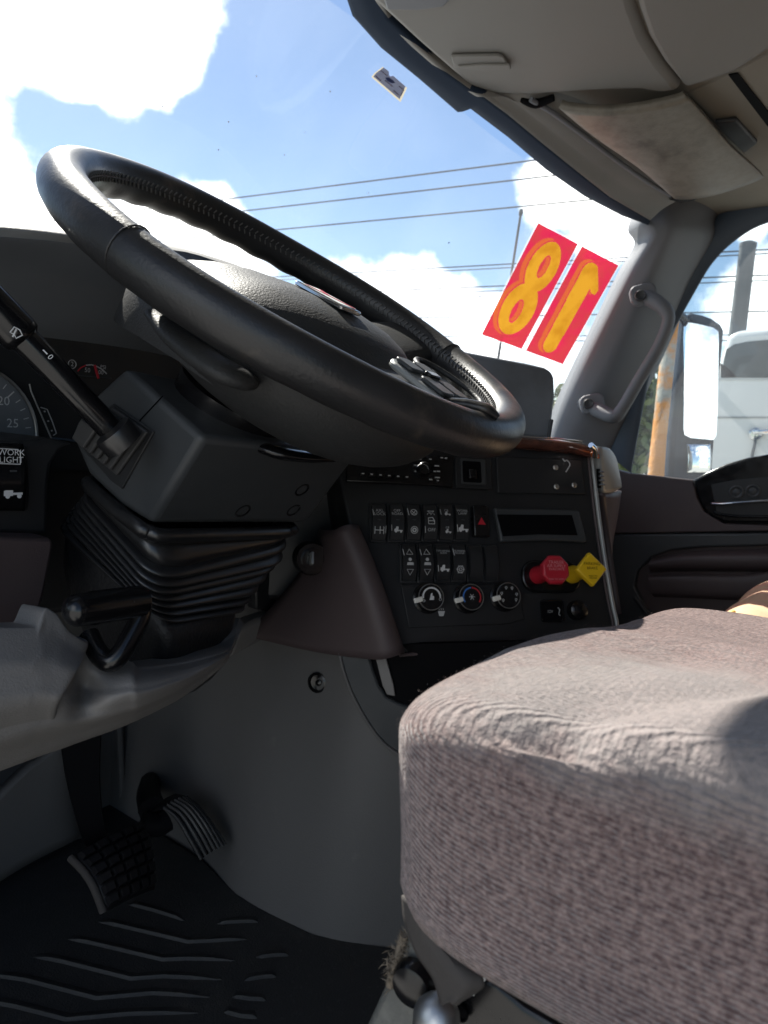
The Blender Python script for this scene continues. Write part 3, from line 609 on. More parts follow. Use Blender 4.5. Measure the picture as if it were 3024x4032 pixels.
# trees beyond the lot
def leaves(c, rad, n, size):
    P = rng.normal(size=(n, 3)); P /= np.linalg.norm(P, axis=1)[:, None]; P *= (rng.random(n)**.45)[:, None]
    lump = 1+.28*np.sin(P[:, 0]*5+c[0])*np.cos(P[:, 2]*6+c[1])+.15*np.sin(P[:, 1]*9); P = P*lump[:, None]*np.asarray(rad)+np.asarray(c)
    a = rng.normal(size=(n, 3)); a /= np.linalg.norm(a, axis=1)[:, None]; b = np.cross(a, rng.normal(size=(n, 3))); b /= np.linalg.norm(b, axis=1)[:, None]
    s = size*(.6+.8*rng.random(n))[:, None]
    v = np.stack([P-a*s, P+b*s*.45, P+a*s, P-b*s*.45], 1).reshape(-1, 3)
    return v, [(4*i, 4*i+1, 4*i+2, 4*i+3) for i in range(n)]
def tree(x, ytop, d, h, wd, m, label, n=2600):
    top = dep(x, ytop, d); base = V(top[0], top[1], -1.22); H = top[2]+1.22
    t = thing('tree', label, 'tree', base, 'trees beyond the lot')
    tube('trunk', [base-V(0, 0, .05), base+V(.05, .03, H*.4), base+V(-.05, 0, H*.8)], [.16, .11, .04], 'bark', t, seg=10)
    for k in range(4):
        a = k*1.7; tube('limb', [base+V(.03, .02, H*(.32+.08*k)), base+V(math.cos(a)*wd*.4, math.sin(a)*wd*.4, H*(.5+.08*k)), base+V(math.cos(a)*wd*.7, math.sin(a)*wd*.7, H*(.58+.09*k))], [.06, .04, .015], 'bark', t, seg=7)
    v, F = leaves(base+V(0, 0, H*.62), (wd, wd, H*.40), n, h); add('crown', v, F, m, t, smooth=0)
tree(2530, 1400, 17, .16, 1.5, 'leaf_a', 'leafy green tree beyond the lot behind the rusty post')
tree(2600, 1500, 24, .20, 2.6, 'leaf_b', 'broad dark green tree beyond the lot behind the rusty post')
tree(2212, 1560, 30, .22, 1.9, 'leaf_b', 'dark green tree whose top shows past the base of the windshield pillar')
tree(2250, 1600, 24, .18, 1.6, 'leaf_a', 'light green tree low past the base of the windshield pillar')
tree(2700, 1560, 34, .26, 3.4, 'leaf_a', 'wide pale green tree standing far back between post and parked truck')

# dirt flecks stuck to the glass
for x, y, r in [(1890, 1168, .0022), (1768, 956, .0016), (1300, 360, .0012), (900, 480, .0012), (1120, 610, .0010), (760, 1000, .0018), (1740, 250, .0016), (1738, 262, .0013), (640, 420, .0010), (1450, 760, .0011), (1010, 300, .0010), (1200, 520, .0009), (860, 590, .0012)]:
    g_, d_ = on_glass(x, y)
    if g_ is not None: lathe('dirt_fleck', g_-unit(d_)*.002, -unit(d_), [(r, 0), (r*.8, .0005), (r*.3, .0008)], 'grey_ink' if r < .0014 else 'charcoal', sh, seg=9)
# ================================================================== dashboard
dash = thing('dashboard', 'black and burgundy truck dashboard with angled switch panel and gauge cluster', 'dashboard', V(0, .45, .40))
# centre stack plane, turned towards the driver and leaning back
PN = unit(V(-.604, -.720, .34)); P0 = dep(1850, 2200, .95)
PR = unit(np.cross(-PN, V(0, 0, 1))); PU = np.cross(PR, -PN); PAX = (PR, PU, PN)
pp = lambda x, y, h=0.: hit(x, y, P0+PN*h, PN)
prism('core', [(-.97, .66, .42), (-.97, .36, .42), (-.36, .36, .42), (-.20, .16, .42), (.10, .02, .42), (.20, .08, .42), (.30, .22, .42), (.95, .30, .42), (.95, .66, .42)], (0, 0, .22), 'black_plastic', dash, bevel=.01)
# switch panel body
body = [(1300, 1720), (2085, 1742), (2334, 1786), (2352, 2000), (2390, 2260), (2424, 2448), (2412, 2496), (2384, 2516), (2200, 2540), (1572, 2578), (1470, 2330), (1378, 2088)]
prism('switch_panel', [pp(x, y) for x, y in body], -PN*.05+V(.02, .03, -.01), 'panel_black', dash, bevel=.004, bseg=3)
prism('panel_back', [pp(x, y, -.045) for x, y in [(1300, 1720), (2300, 1780), (2380, 2480), (1590, 2560)]], V(.14, .20, .0), 'black_plastic', dash)
# silver edge strip on the right of the panel
edge = [(2330, 1784), (2342, 1900), (2358, 2040), (2384, 2220), (2412, 2380), (2428, 2460), (2414, 2506), (2380, 2524)]
tube('edge_strip', [pp(x, y, .002) for x, y in edge], [.0032]*6+[.0024, .0018], 'silver_paint', dash, k=5, seg=10)
tube('edge_bead', [pp(x-15, y, .001) for x, y in edge[:7]], .0022, 'burgundy', dash, k=5, seg=8)
tube('bottom_bead', [pp(x, y, .001) for x, y in [(1574, 2580), (1800, 2562), (2100, 2544), (2390, 2518)]], .0025, 'burgundy', dash, k=4, seg=8)
# upper strip: radio, socket plate, blank plate with screws
rad = prism('radio', [pp(x, y, .001) for x, y in [(1360, 1800), (1778, 1800), (1778, 1925), (1700, 1916), (1360, 1900)]], PN*.006, 'gloss_black', dash, bevel=.0015)
for i in range(6):
    c = pp(1428+i*34.6, 1866+i*2.6, .008); box('preset_button', c, PAX, (.0085, .006, .003), 'gloss_black', rad, bevel=.0007); box('button_mark', c+PN*.0017, PAX, (.0032, .0014, .0002), 'white_ink', rad)
kn = lathe('tuner_knob', pp(1664, 1852, .007), PN, [(.010, 0), (.010, .008), (.008, .011), (.004, .011)], 'gloss_black', rad)
tube('knob_ring', [pp(1664, 1852, .0175)+.0085*(math.cos(a)*PR+math.sin(a)*PU) for a in np.linspace(.2, 2.6, 9)], .0006, 'satin_metal', rad, k=2, seg=6)
for x, y, w_ in [(1636, 1806, .004), (1654, 1808, .004), (1640, 1832, .008), (1694, 1808, .004), (1720, 1834, .007), (1712, 1856, .004), (1726, 1856, .005), (1722, 1880, .008), (1696, 1888, .005), (1724, 1892, .003), (1640, 1856, .006), (1740, 1802, .004), (1756, 1804, .004)]:
    box('radio_key', pp(x, y, .008), PAX, (w_*1.5, .0042, .002), 'gloss_black', rad, bevel=.0006); box('key_mark', pp(x, y, .0092), PAX, (w_*.9, .0016, .0002), 'grey_ink', rad)
sp = prism('socket_plate', rrect(pp(1862, 1864, .001), PAX, .054, .046, .005), PN*.004, 'panel_black', dash, bevel=.0015)
prism('socket_frame', rrect(pp(1862, 1858, .004), PAX, .036, .036, .002), PN*.003, 'charcoal', sp, bevel=.001)
prism('socket_well', rrect(pp(1858, 1858, .0068), PAX, .027, .030, .002), PN*.0006, 'pit_black', sp)
box('socket_plug', pp(1858, 1868, .010), PAX, (.012, .014, .010), 'gloss_black', sp, bevel=.002)
bl = prism('blank_plate', [pp(x, y, .001) for x, y in [(1950, 1800), (2286, 1812), (2302, 1948), (1958, 1942)]], PN*.003, 'panel_black', dash, bevel=.0012)
for x, y in ((2187, 1841), (2190, 1917), (2260, 1910)):
    lathe('screw', pp(x, y, .004), PN, [(.0040, 0), (.0040, .0014), (.0028, .0026), (.0008, .0022)], 'satin_metal', bl, seg=16)
tube('loose_wire', [pp(2216, 1806, .004), pp(2224, 1816, .007), pp(2232, 1812, .006), pp(2244, 1828, .005), pp(2236, 1846, .005), pp(2228, 1858, .005)], .0009, 'grey_ink', bl, k=4, seg=6)
def rocker(x, y, w_=.0195, h_=.046, blank=False, led=True):
    c = pp(x, y, .002); pts = []; rows = []
    fr_ = prism('switch_frame', rrect(c-PN*.002, PAX, w_+.003, h_+.006, .003), PN*.004, 'black_plastic', dash, bevel=.001)
    for t in np.linspace(-1, 1, 9):
        hgt = .0045+.006*(1-t*t)+(.0012 if t > 0 else 0)*t
        rows.append([c+PU*(t*h_/2)+PR*(s*w_/2)+PN*(hgt-(.0016 if abs(s) == 1 else 0)) for s in (-1, -.9, 0, .9, 1)])
    rows = [[p-PN*.006 for p in rows[0]]]+rows+[[p-PN*.006 for p in rows[-1]]]
    o = sheet('rocker', rows, 'panel_black', fr_, ku=1, kv=1, smooth=35, solid=.001)
    return fr_, lambda u, v: c+PR*u*w_+PU*v*h_+PN*(.0045+.006*(1-(2*v)**2)+.0009)
def tax(v): # frame that follows the rocker's curve
    n = unit(PN+PU*(v*1.05)); return (PR, np.cross(n, PR), n)
def seg(o, a, b, r=.0005, m='white_ink'): tube('icon_line', [a, b], r, m, o, k=1, seg=5)
def poly_line(o, P, r=.00045, m='white_ink', closed=True): tube('icon', P, r, m, o, k=1, seg=5, closed=closed)
def truck_icon(o, c, ax, s, m='white_ink'):
    q = lambda u, v: c+ax[0]*u*s+ax[1]*v*s+ax[2]*.0003
    body_ = [(-.5, -.25), (-.5, .02), (-.36, .08), (-.26, .32), (-.02, .32), (-.02, -.08), (.5, -.08), (.5, -.2), (-.02, -.2), (-.02, -.25)]
    v, F = polygeo([q(*p) for p in body_], ax[2]*.0002); parts = [(v, F)]
    for cx in (-.3, .32):
        parts.append(polygeo([q(cx+.12*math.cos(a), -.27+.12*math.sin(a)) for a in np.linspace(0, 6.283, 13)[:-1]], ax[2]*.0004))
    joined('icon', parts, m, o, smooth=0)
def circle(c, ax, r, k=14): return [c+ax[0]*r*math.cos(a)+ax[1]*r*math.sin(a)+ax[2]*.0003 for a in np.linspace(0, 2*math.pi, k+1)[:-1]]
def tri(c, ax, s, up=1): return [c+ax[0]*s*u+ax[1]*s*v*up+ax[2]*.0004 for u, v in ((-.5, -.42), (.5, -.42), (0, .46))]
R1 = [1486, 1557, 1622, 1688, 1750, 1812]
for i, x in enumerate(R1):
    o, f = rocker(x, 2060)
    a_, b_, m_ = tax(.27), tax(-.22), tax(0)
    if i == 0: text('legend', 'AXL\nLOCK', f(.05, .27), a_, .0058, 'grey_ink', o); seg(o, f(-.42, .36), f(-.38, .18)); poly_line(o, [f(-.3, -.14), f(-.3, -.34)], closed=False); poly_line(o, [f(.05, -.14), f(.05, -.34)], closed=False); poly_line(o, [f(.3, -.14), f(.3, -.34)], closed=False); seg(o, f(-.3, -.24), f(.3, -.24)); seg(o, f(.45, -.12), f(.42, -.32), m='grey_ink')
    if i == 1: text('legend', 'OFF\nROAD', f(0, .27), a_, .0054, 'grey_ink', o); truck_icon(o, f(.05, -.22), b_, .011); seg(o, f(-.42, -.1), f(-.40, -.26), m='grey_ink')
    if i == 2: poly_line(o, circle(f(0, .27), a_, .0042)); poly_line(o, [f(-.18, .33), f(.16, .21)], closed=False); poly_line(o, [f(-.1, .22), f(.14, .33)], closed=False); seg(o, f(-.42, .38), f(-.36, .18)); poly_line(o, circle(f(0, -.24), b_, .0046)); poly_line(o, circle(f(0, -.24), b_, .0022), .0009)
    if i == 3: poly_line(o, [f(-.22, .31), f(.24, .31), f(.1, .25), f(-.1, .25)]); seg(o, f(-.2, .24), f(-.26, .2), .0003); seg(o, f(0, .23), f(0, .19), .0003); seg(o, f(.2, .24), f(.26, .2), .0003); poly_line(o, [f(-.2, .1), f(.1, .12), f(.22, .02), f(.22, -.07), f(-.2, -.07)], .0006); seg(o, f(-.2, .02), f(.2, .02), .0005); text('legend', 'OFF', f(.02, -.24), b_, .0062, 'grey_ink', o); seg(o, f(-.44, -.14), f(-.4, -.32), m='grey_ink')
    if i == 4: text('legend', 'CB', f(0, .33), a_, .0046, 'grey_ink', o); truck_icon(o, f(.06, .24), a_, .008); truck_icon(o, f(.08, -.27), b_, .008); text('legend', 'CB', f(0, -.18), b_, .004, 'grey_ink', o); seg(o, f(-.44, .36), f(-.4, .2), m='grey_ink')
    if i == 5: text('legend', 'WORK\nLAMP', f(0, .28), a_, .0050, 'grey_ink', o); truck_icon(o, f(.02, -.19), b_, .0135); seg(o, f(-.44, -.1), f(-.36, -.3))
    box('indicator_lamp', f(0, .05), m_, (.0045, .0012, .0004), 'charcoal', o)
hz_ = box('hazard_switch', pp(1890, 2054, .004), PAX, (.023, .043, .012), 'gloss_black', dash, bevel=.002)
WLOC[hz_.name] = WLOC[dash.name]
v, F = polygeo(tri(pp(1896, 2052, .0104), PAX, .0115), PN*.0003); add('icon', v, F, 'red_plastic', hz_, smooth=0)
R2 = [1605, 1672, 1738, 1801, 1866, 1927]
for i, x in enumerate(R2):
    o, f = rocker(x, 2219)
    a_, b_, m_ = tax(.3), tax(-.26), tax(0)
    if i < 2:
        poly_line(o, tri(f(0, .30), a_, .0085), .0006); poly_line(o, tri(f(0, -.27), b_, .0085, -1), .0006)
        v, F = polygeo(circle(f(0, .08), m_, .0022), m_[2]*.0002); v2, F2 = polygeo([f(-.22, -.08), f(.26, -.08), f(.22, 0), f(-.18, 0)], m_[2]*.0002); joined('icon', [(v, F), (v2, F2)], 'grey_ink', o, smooth=0)
        seg(o, f(-.44, .38), f(-.38, .2))
    if i == 2: text('legend', '5TH WHEEL\nSLIDE', f(0, .3), a_, .0036, 'grey_ink', o); truck_icon(o, f(.05, -.16), b_, .0125); seg(o, f(-.44, -.08), f(-.38, -.26))
    if i == 3: text('legend', 'TRANSFER\nRELEASE', f(0, .3), a_, .0036, 'grey_ink', o); seg(o, f(-.44, .4), f(-.38, .2)); poly_line(o, circle(f(0, -.2), b_, .0044)); poly_line(o, circle(f(0, -.2), b_, .0020)); [seg(o, f(.16*math.cos(q), -.2+.075*math.sin(q)), f(.3*math.cos(q), -.2+.13*math.sin(q)), .0004) for q in np.linspace(0, 5.2, 6)]
# display
lc = prism('display_frame', [pp(x, y, .001) for x, y in [(1936, 2004), (2268, 2014), (2300, 2134), (2292, 2140), (2130, 2132), (1962, 2138)]], PN*.009, 'charcoal', dash, bevel=.003, bseg=3)
prism('display_screen', [pp(x, y, .0104) for x, y in [(1956, 2026), (2252, 2028), (2274, 2108), (2120, 2104), (1980, 2112)]], PN*.0004, 'pit_black', lc, smooth=0)
# climate panel
cp = prism('climate_panel', [pp(x, y, .001) for x, y in [(1578, 2304), (1980, 2300), (2046, 2330), (2060, 2440), (2000, 2458), (1608, 2472)]], PN*.002, 'panel_black', dash, bevel=.001)
for i, (x, y) in enumerate(((1682, 2356), (1838, 2356), (1982, 2350))):
    c = pp(x, y, .003)
    k = lathe('climate_knob', c, PN, [(.0200, 0), (.0200, .003), (.0172, .004), (.0168, .016), (.0150, .018), (.001, .0182)], 'gloss_black', dash, seg=36)
    tube('knob_ring', [c+PN*.0165+.0165*(math.cos(a)*PR+math.sin(a)*PU) for a in np.linspace(0, 6.2832, 33)[:-1]], .0007, 'satin_metal', k, k=1, seg=6, closed=True)
    box('pointer', c+PN*.017-PR*(.0175)-PU*.004, (unit(PR+PU*.28), np.cross(PN, unit(PR+PU*.28)), PN), (.0115, .0065, .005), 'white_knob', k, bevel=.0012)
    def arc(a0, a1, m, r=.0118, wd=.0019):
        A2 = np.linspace(math.radians(a0), math.radians(a1), 14); q = [c+PN*.0184+(r+wd/2)*(math.cos(a)*PR+math.sin(a)*PU) for a in A2]+[c+PN*.0184+(r-wd/2)*(math.cos(a)*PR+math.sin(a)*PU) for a in A2[::-1]]
        v, F = polygeo(q, PN*.0002); add('scale_arc', v, F, m, k, smooth=0)
    if i == 0:
        arc(-5, 190, 'white_ink', .0115, .0022); v, F = polygeo([c+PN*.0184+PR*u+PU*v_ for u, v_ in ((-.003, -.004), (.003, -.004), (.003, .001), (.001, .001), (.001, .005), (-.001, .004))], PN*.0002); add('icon', v, F, 'white_ink', k, smooth=0)
        for a in (-15, 205): poly_line(k, circle(c+PN*.0182+.0118*(math.cos(math.radians(a))*PR+math.sin(math.radians(a))*PU), PAX, .0016, 8), .0003)
    if i == 1:
        arc(95, 215, 'blue_ink'); arc(-35, 90, 'red_ink')
        for a in np.linspace(0, math.pi, 4)[:-1]: seg(k, c+PN*.0185+.004*(math.cos(a)*PR+math.sin(a)*PU), c+PN*.0185-.004*(math.cos(a)*PR+math.sin(a)*PU), .0004)
    if i == 2:
        for a in (-30, 10, 65, 110, 165, 215):
            cc0 = c+PN*.0182+.0108*(math.cos(math.radians(a))*PR+math.sin(math.radians(a))*PU); poly_line(k, circle(cc0, PAX, .0014, 8), .0004, 'grey_ink'); seg(k, cc0-PU*.0026, cc0-PU*.001, .0005, 'grey_ink')
v, F = polygeo([pp(1738+u, 2414+v_, .0034) for u, v_ in ((-14, -8), (14, -8), (8, 12), (-8, 12))], PN*.0002); add('defrost_icon', v, F, 'grey_ink', cp, smooth=0)
for dx_ in (-8, 0, 8): seg(cp, pp(1738+dx_, 2402, .0034), pp(1738+dx_-2, 2394, .0034), .0004, 'grey_ink')
# air brake knobs
bz = prism('valve_bezel', rrect(pp(2164, 2272, .001), PAX, .088, .044, .020, 6), PN*.007, 'gloss_black', dash, bevel=.003, bseg=3)
def brake_knob(sx, sy, fx, fy, n, r0, rot, m, ink, lines, nm):
    L_ = .054
    s = lathe(nm, pp(sx, sy, .005), PN, [(.012, 0), (.012, .010), (.0098, .016), (.0092, .036), (.012, .047)], m, dash, seg=24)
    c = pp(sx, sy, .005)+PN*.046
    ring = lambda r, h: [c+PN*h+r*(math.cos(a)*PR+math.sin(a)*PU) for a in np.linspace(0, 2*math.pi, n+1)[:-1]+math.radians(rot)]
    rows = [ring(r0*.9, 0), ring(r0, .002), ring(r0, .008), ring(r0*.93, .0105)]
    v = np.concatenate(rows); F = [(i*n+j, i*n+(j+1) % n, (i+1)*n+(j+1) % n, (i+1)*n+j) for i in range(3) for j in range(n)]+[tuple(range(n)), tuple(3*n+j for j in range(n))]
    add('knob_face', v, F, m, s, smooth=25, bevel=.0014, bseg=2)
    for i, (t, sz, up) in enumerate(lines): text('legend', t, c+PN*.0107+PU*up, PAX, sz, ink, s)
    return c
brake_knob(2112, 2266, 0, 0, 8, .0200, 22.5, 'red_plastic', 'pink_ink', [('TRAILER', .0058, .0092), ('AIR SUPPLY', .0052, .0045), ('EVACUATE', .0044, .0004), ('PUSH  TO  SUPPLY', .0028, -.0125)], 'trailer_air_knob')
brake_knob(2246, 2264, 0, 0, 4, .0226, 2, 'yellow_plastic', 'dark_ink', [('PARKING', .0058, .0068), ('BRAKE', .0052, .0012), ('PUSH TO\nRELEASE', .0030, -.0105)], 'parking_brake_knob')
# 12 V sockets
us = prism('socket_cover', rrect(pp(2172, 2406, .001), PAX, .034, .030, .004), PN*.004, 'gloss_black', dash, bevel=.0012)
v, F = polygeo(rrect(pp(2172, 2406, .0054), PAX, .0295, .0255, .003), PN*.0003); add('cover_face', v, F, 'pit_black', us, smooth=0)
text('legend', '12V', pp(2166, 2408, .0060), PAX, .0052, 'grey_ink', us); poly_line(us, [pp(2196, 2392, .006), pp(2204, 2400, .006), pp(2200, 2418, .006), pp(2206, 2424, .006)], .0006, 'grey_ink', False)
lathe('lighter_cap', pp(2266, 2404, .001), PN, [(.0135, 0), (.0135, .006), (.0125, .011), (.008, .0135), (.001, .0142)], 'gloss_black', dash)
# wooden strip and chrome line above the panel
tube('wood_strip', [pp(x, y, .004) for x, y in [(1700, 1728), (1900, 1734), (2085, 1748), (2220, 1760), (2318, 1780)]], .0155, 'wood_trim', dash, k=4, seg=14, flat=.6)
tube('chrome_line', [pp(x, y, -.004) for x, y in [(1900, 1716), (2085, 1726), (2200, 1734), (2290, 1744)]], .0032, 'chrome', dash, k=4, seg=8)
# rear-facing end of the stack: silver vent surround, amber marker, burgundy skirt
ye = lambda x, y, Y=-.098: ony(x, y, Y)
ve = sheet('vent_surround', [[ye(2336, 1756), ye(2372, 1772, -.096), ye(2396, 1800, -.085), ye(2408, 1830, -.07)], [ye(2340, 1800), ye(2384, 1822, -.100), ye(2408, 1860, -.085), ye(2418, 1880, -.06)], [ye(2344, 1870), ye(2390, 1874, -.102), ye(2414, 1890, -.085), ye(2422, 1900, -.06)], [ye(2348, 1936), ye(2396, 1932, -.100), ye(2416, 1924, -.085), ye(2424, 1920, -.06)]], 'silver_paint', dash, ku=4, kv=4, solid=-.01)
prism('vent_core', [ye(x, y, -.106) for x, y in [(2358, 1846), (2396, 1850), (2406, 1880), (2404, 1916), (2364, 1922)]], (0, .004, 0), 'pit_black', ve)
for i in range(4): tube('vent_slat', [ye(2360, 1858+i*17, -.108), ye(2402, 1860+i*16, -.108)], .0014, 'charcoal', ve, k=1, seg=6)
prism('amber_marker', [ye(x, y, -.106) for x, y in [(2338, 1782), (2372, 1792), (2378, 1812), (2344, 1800)]], (0, .006, 0), 'amber', ve, bevel=.001)
tube('chrome_corner', [ye(2326, 1752, -.104), ye(2340, 1768, -.106), ye(2344, 1800, -.106)], .004, 'chrome', ve, seg=8)
sheet('end_skirt', [[ye(2348, 1936), ye(2390, 1936, -.094), ye(2416, 1932, -.07), ye(2426, 1930, -.03)], [ye(2360, 2030), ye(2388, 2034, -.090), ye(2404, 2040, -.06), ye(2410, 2040, -.02)], [ye(2384, 2190, -.11), ye(2386, 2190, -.09), ye(2388, 2190, -.05), ye(2390, 2190, -.01)], [ye(2420, 2420, -.14), ye(2421, 2420, -.10), ye(2422, 2420, -.06), ye(2424, 2420, -.02)]], 'burgundy', dash, ku=4, kv=4, solid=-.01)
# burgundy bolster left of the panel
bp = [[dep(1386, 2086, .905), dep(1448, 2230, .893), dep(1508, 2400, .886), dep(1566, 2574, .884)],
      [dep(1360, 2078, .898), dep(1424, 2226, .886), dep(1486, 2404, .878), dep(1540, 2582, .876)],
      [dep(1340, 2082, .903), dep(1392, 2234, .893), dep(1440, 2410, .886), dep(1480, 2586, .884)],
      [dep(1314, 2088, .925), dep(1316, 2236, .922), dep(1300, 2414, .926), dep(1250, 2560, .936)],
      [dep(1290, 2096, .96), dep(1232, 2226, .965), dep(1120, 2364, .985), dep(985, 2508, 1.0)]]
sheet('knee_bolster', bp, 'burgundy', dash, ku=5, kv=5, solid=-.012)
tube('bolster_bead', [p+unit(CAM-p)*.002 for p in bp[0]], .0035, 'gloss_black', dash, k=5, seg=8)
prism('inner_panel', [ony(x, y, .25) for x, y in [(1080, 1860), (1440, 1830), (1420, 2140), (1280, 2340), (1120, 2420), (1010, 2400), (1010, 2150)]], (0, .02, 0), 'black_plastic', dash, bevel=.003)
ig = lathe('ignition_lock', dep(1226, 2200, .925), unit(V(-.6, -.78, .1)), [(.022, -.02), (.022, .0), (.020, .006), (.014, .006), (.014, .012), (.005, .012)], 'gloss_black', dash)
box('key_blade', dep(1228, 2200, .905), (PR, PU, PN), (.004, .016, .014), 'satin_metal', ig, bevel=.001)
# centre pod on top of the dash
pod = [(1640, 1340), (1850, 1386), (2080, 1430), (2150, 1446), (2178, 1462), (2188, 1490), (2190, 1560), (2180, 1650), (2168, 1735), (1640, 1700)]
prism('centre_pod', [pp(x, y, -.05) for x, y in pod], V(.10, .16, 0), 'hood_plastic', dash, bevel=.008, bseg=3)
tube('pod_edge', [pp(2172, 1654, -.046), pp(2164, 1700, -.046), pp(2158, 1744, -.046)], .003, 'charcoal', dash, seg=8)
# dash top towards the glass
lipx = [-.97, -.86, -.78, -.69, -.626, -.55, -.45, -.35, -.26, -.19]; lipz = [.735, .768, .788, .805, .815, .822, .828, .824, .800, .745]; lipy = [.27, .215, .185, .172, .17, .17, .172, .18, .21, .26]
lip = [V(a, b, c) for a, b, c in zip(lipx, lipy, lipz)]
hood_in = [p+V(0, .085, -.030-.0*i) for i, p in enumerate(lip)]; clz = [.70, .725, .735, .74, .744, .748, .75, .746, .735, .70]
clus_top = [V(a, .338, c) for a, c in zip(lipx, clz)]
sheet('cluster_hood', [clus_top, hood_in, [p+V(0, .004, -.002) for p in lip], [p+V(0, .002, .001) for p in lip]], 'hood_plastic', dash, ku=4, kv=5)
top1 = [p+V(0, .002, .001) for p in lip]; top2 = [p+V(0, .012, .0125) for p in lip]; top25 = [p+V(0, .07, .020) for p in lip]; top3 = [p*V(1, 0, 0)+V(0, .40, .74+.0*i) for i, p in enumerate(lip)]
top4 = [V(a, np.interp(abs(a), BC[:, 0], BC[:, 1])-.012, .695) for a in lipx]
MATS['dash_top_sunlit'] = mat('dash_top_sunlit', (.24, .23, .21), .55, bump=(700, .0002), stain=(5, (.27, .26, .235), .45, .7))  # sunlit tone of the lip put into a lighter colour
sheet('hood_top', [top1, top2, top25, top3, top4], 'dash_top_sunlit', dash, ku=4, kv=4)
pt = [[V(-.20, y, z) for y, z in ((.16, .70), (.40, .72), (.735, .695))], [V(.10, y, z) for y, z in ((.02, .67), (.40, .715), (.755, .695))], [V(.30, y, z) for y, z in ((.16, .655), (.40, .70), (.70, .695))], [V(.60, y, z) for y, z in ((.22, .645), (.36, .68), (.55, .695))], [V(.93, y, z) for y, z in ((.26, .62), (.29, .66), (.32, .69))]]
sheet('dash_pad', pt, 'hood_plastic', dash, ku=3, kv=4)
# gauge cluster
cl = prism('gauge_cluster', [(-.93, .338, .60), (-.22, .338, .60), (-.22, .338, .745), (-.45, .338, .755), (-.80, .338, .745), (-.93, .338, .72)], (0, .01, 0), 'panel_black', dash, smooth=0)
YC = .334; CAX = (V(1, 0, 0), V(0, 0, 1), V(0, -1, 0)); cy = lambda x, y, Y=YC: ony(x, y, Y)
gc = V(-.640, YC, .637); GR = .073
dial = lathe('gauge_dial', gc, (0, -1, 0), [(GR*.98, 0), (GR*.98, .0012), (.001, .0012)], 'hood_plastic', cl, seg=48)
tube('gauge_ring', [gc+V(GR*math.cos(a), -.003, GR*math.sin(a)) for a in np.linspace(0, 6.2832, 49)[:-1]], .0020, 'satin_metal', dial, k=1, seg=8, closed=True)
tk = []
for k in range(31):
    a = math.radians(225-k*9); ln = .010 if k % 5 == 0 else .006; d_ = V(math.cos(a), 0, math.sin(a)); n_ = V(-d_[2], 0, d_[0])
    tk.append(boxgeo(gc+d_*(GR*.93-ln/2)+V(0, -.0018, 0), (d_, n_, V(0, -1, 0)), (ln, .0013 if k % 5 == 0 else .0008, .0004)))
joined('tick_marks', tk, 'white_ink', dial, smooth=0)
for s, x, y in (('25', 50, 1668), ('20', 14, 1580)): text('numeral', s, cy(x, y, YC-.002), CAX, .0135, 'white_ink', dial)
poly_line(cl, [cy(116, 1512), cy(122, 1540), cy(160, 1628), cy(202, 1726)], .0009, 'silver_paint', False)
poly_line(cl, [cy(160, 1604), cy(186, 1612), cy(206, 1660), cy(222, 1706), cy(210, 1714)], .0006, 'grey_ink', False)
poly_line(cl, [cy(205, 1726), cy(260, 1730), cy(330, 1744)], .0012, 'seal_blue', False)
for i in range(3): box('lamp_dot', cy(176+i*14, 1620+i*38), CAX, (.0016, .0016, .0005), 'grey_ink', cl)
ag = [cy(x, y) for x, y in [(306, 1462), (318, 1448), (338, 1438), (360, 1436), (384, 1444), (404, 1456), (420, 1472)]]
poly_line(cl, ag[:3], .0007, 'red_ink', False); poly_line(cl, ag[2:], .0007, 'grey_ink', False)
text('numeral', '50', cy(344, 1458), CAX, .0075, 'grey_ink', cl); text('numeral', '100', cy(392, 1466), CAX, .0070, 'grey_ink', cl); text('numeral', 'PSI', cy(406, 1446), CAX, .0065, 'grey_ink', cl); text('numeral', '2', cy(284, 1434), CAX, .0075, 'grey_ink', cl)
poly_line(cl, circle(cy(284, 1434), CAX, .0048), .0005, 'grey_ink'); box('needle', cy(380, 1464, YC-.001), (unit(V(.35, 0, -1)), V(0, 1, 0), unit(V(1, 0, .35))), (.016, .0012, .0026), 'red_plastic', cl)
poly_line(cl, [cy(310, 1478), cy(440, 1490)], .0010, 'charcoal', False)
# left switch block
lb = prism('side_switch_block', [ony(x, y, .20) for x, y in [(-260, 1735), (150, 1735), (192, 1722), (300, 1748), (240, 1776), (206, 1830), (196, 1900), (190, 2108), (-260, 2100)]], (0, .12, 0), 'black_plastic', dash, bevel=.006, bseg=3)
wl2 = prism('work_light_switch', [ony(x, y, .197) for x, y in [(-120, 1744), (84, 1744), (104, 1780), (116, 1850), (118, 1940), (112, 2012), (-120, 2002)]], (0, .01, 0), 'black_plastic', dash, bevel=.003, bseg=3)
sheet('rocker', [[ony(x, y, Y) for x, y in r] for Y, r in ((.195, [(-60, 1752), (20, 1752), (82, 1754)]), (.186, [(-60, 1850), (20, 1850), (96, 1850)]), (.185, [(-60, 1920), (20, 1920), (96, 1920)]), (.195, [(-60, 2000), (20, 2000), (90, 2002)]))], 'gloss_black', wl2, ku=3, kv=4, solid=-.004)
LAX = (V(1, 0, 0), V(0, 0, 1), V(0, -1, 0)); ly = lambda x, y, Y=.182: ony(x, y, Y)
text('legend', 'WORK\nLIGHT', ly(45, 1797), LAX, .0076, 'white_ink', wl2)
poly_line(wl2, [ly(-30, 1764), ly(70, 1770), ly(80, 1780), ly(80, 1828), ly(-30, 1824)], .0005, 'white_ink')
box('indicator_lamp', ly(52, 1860), LAX, (.006, .004, .001), 'charcoal', wl2)
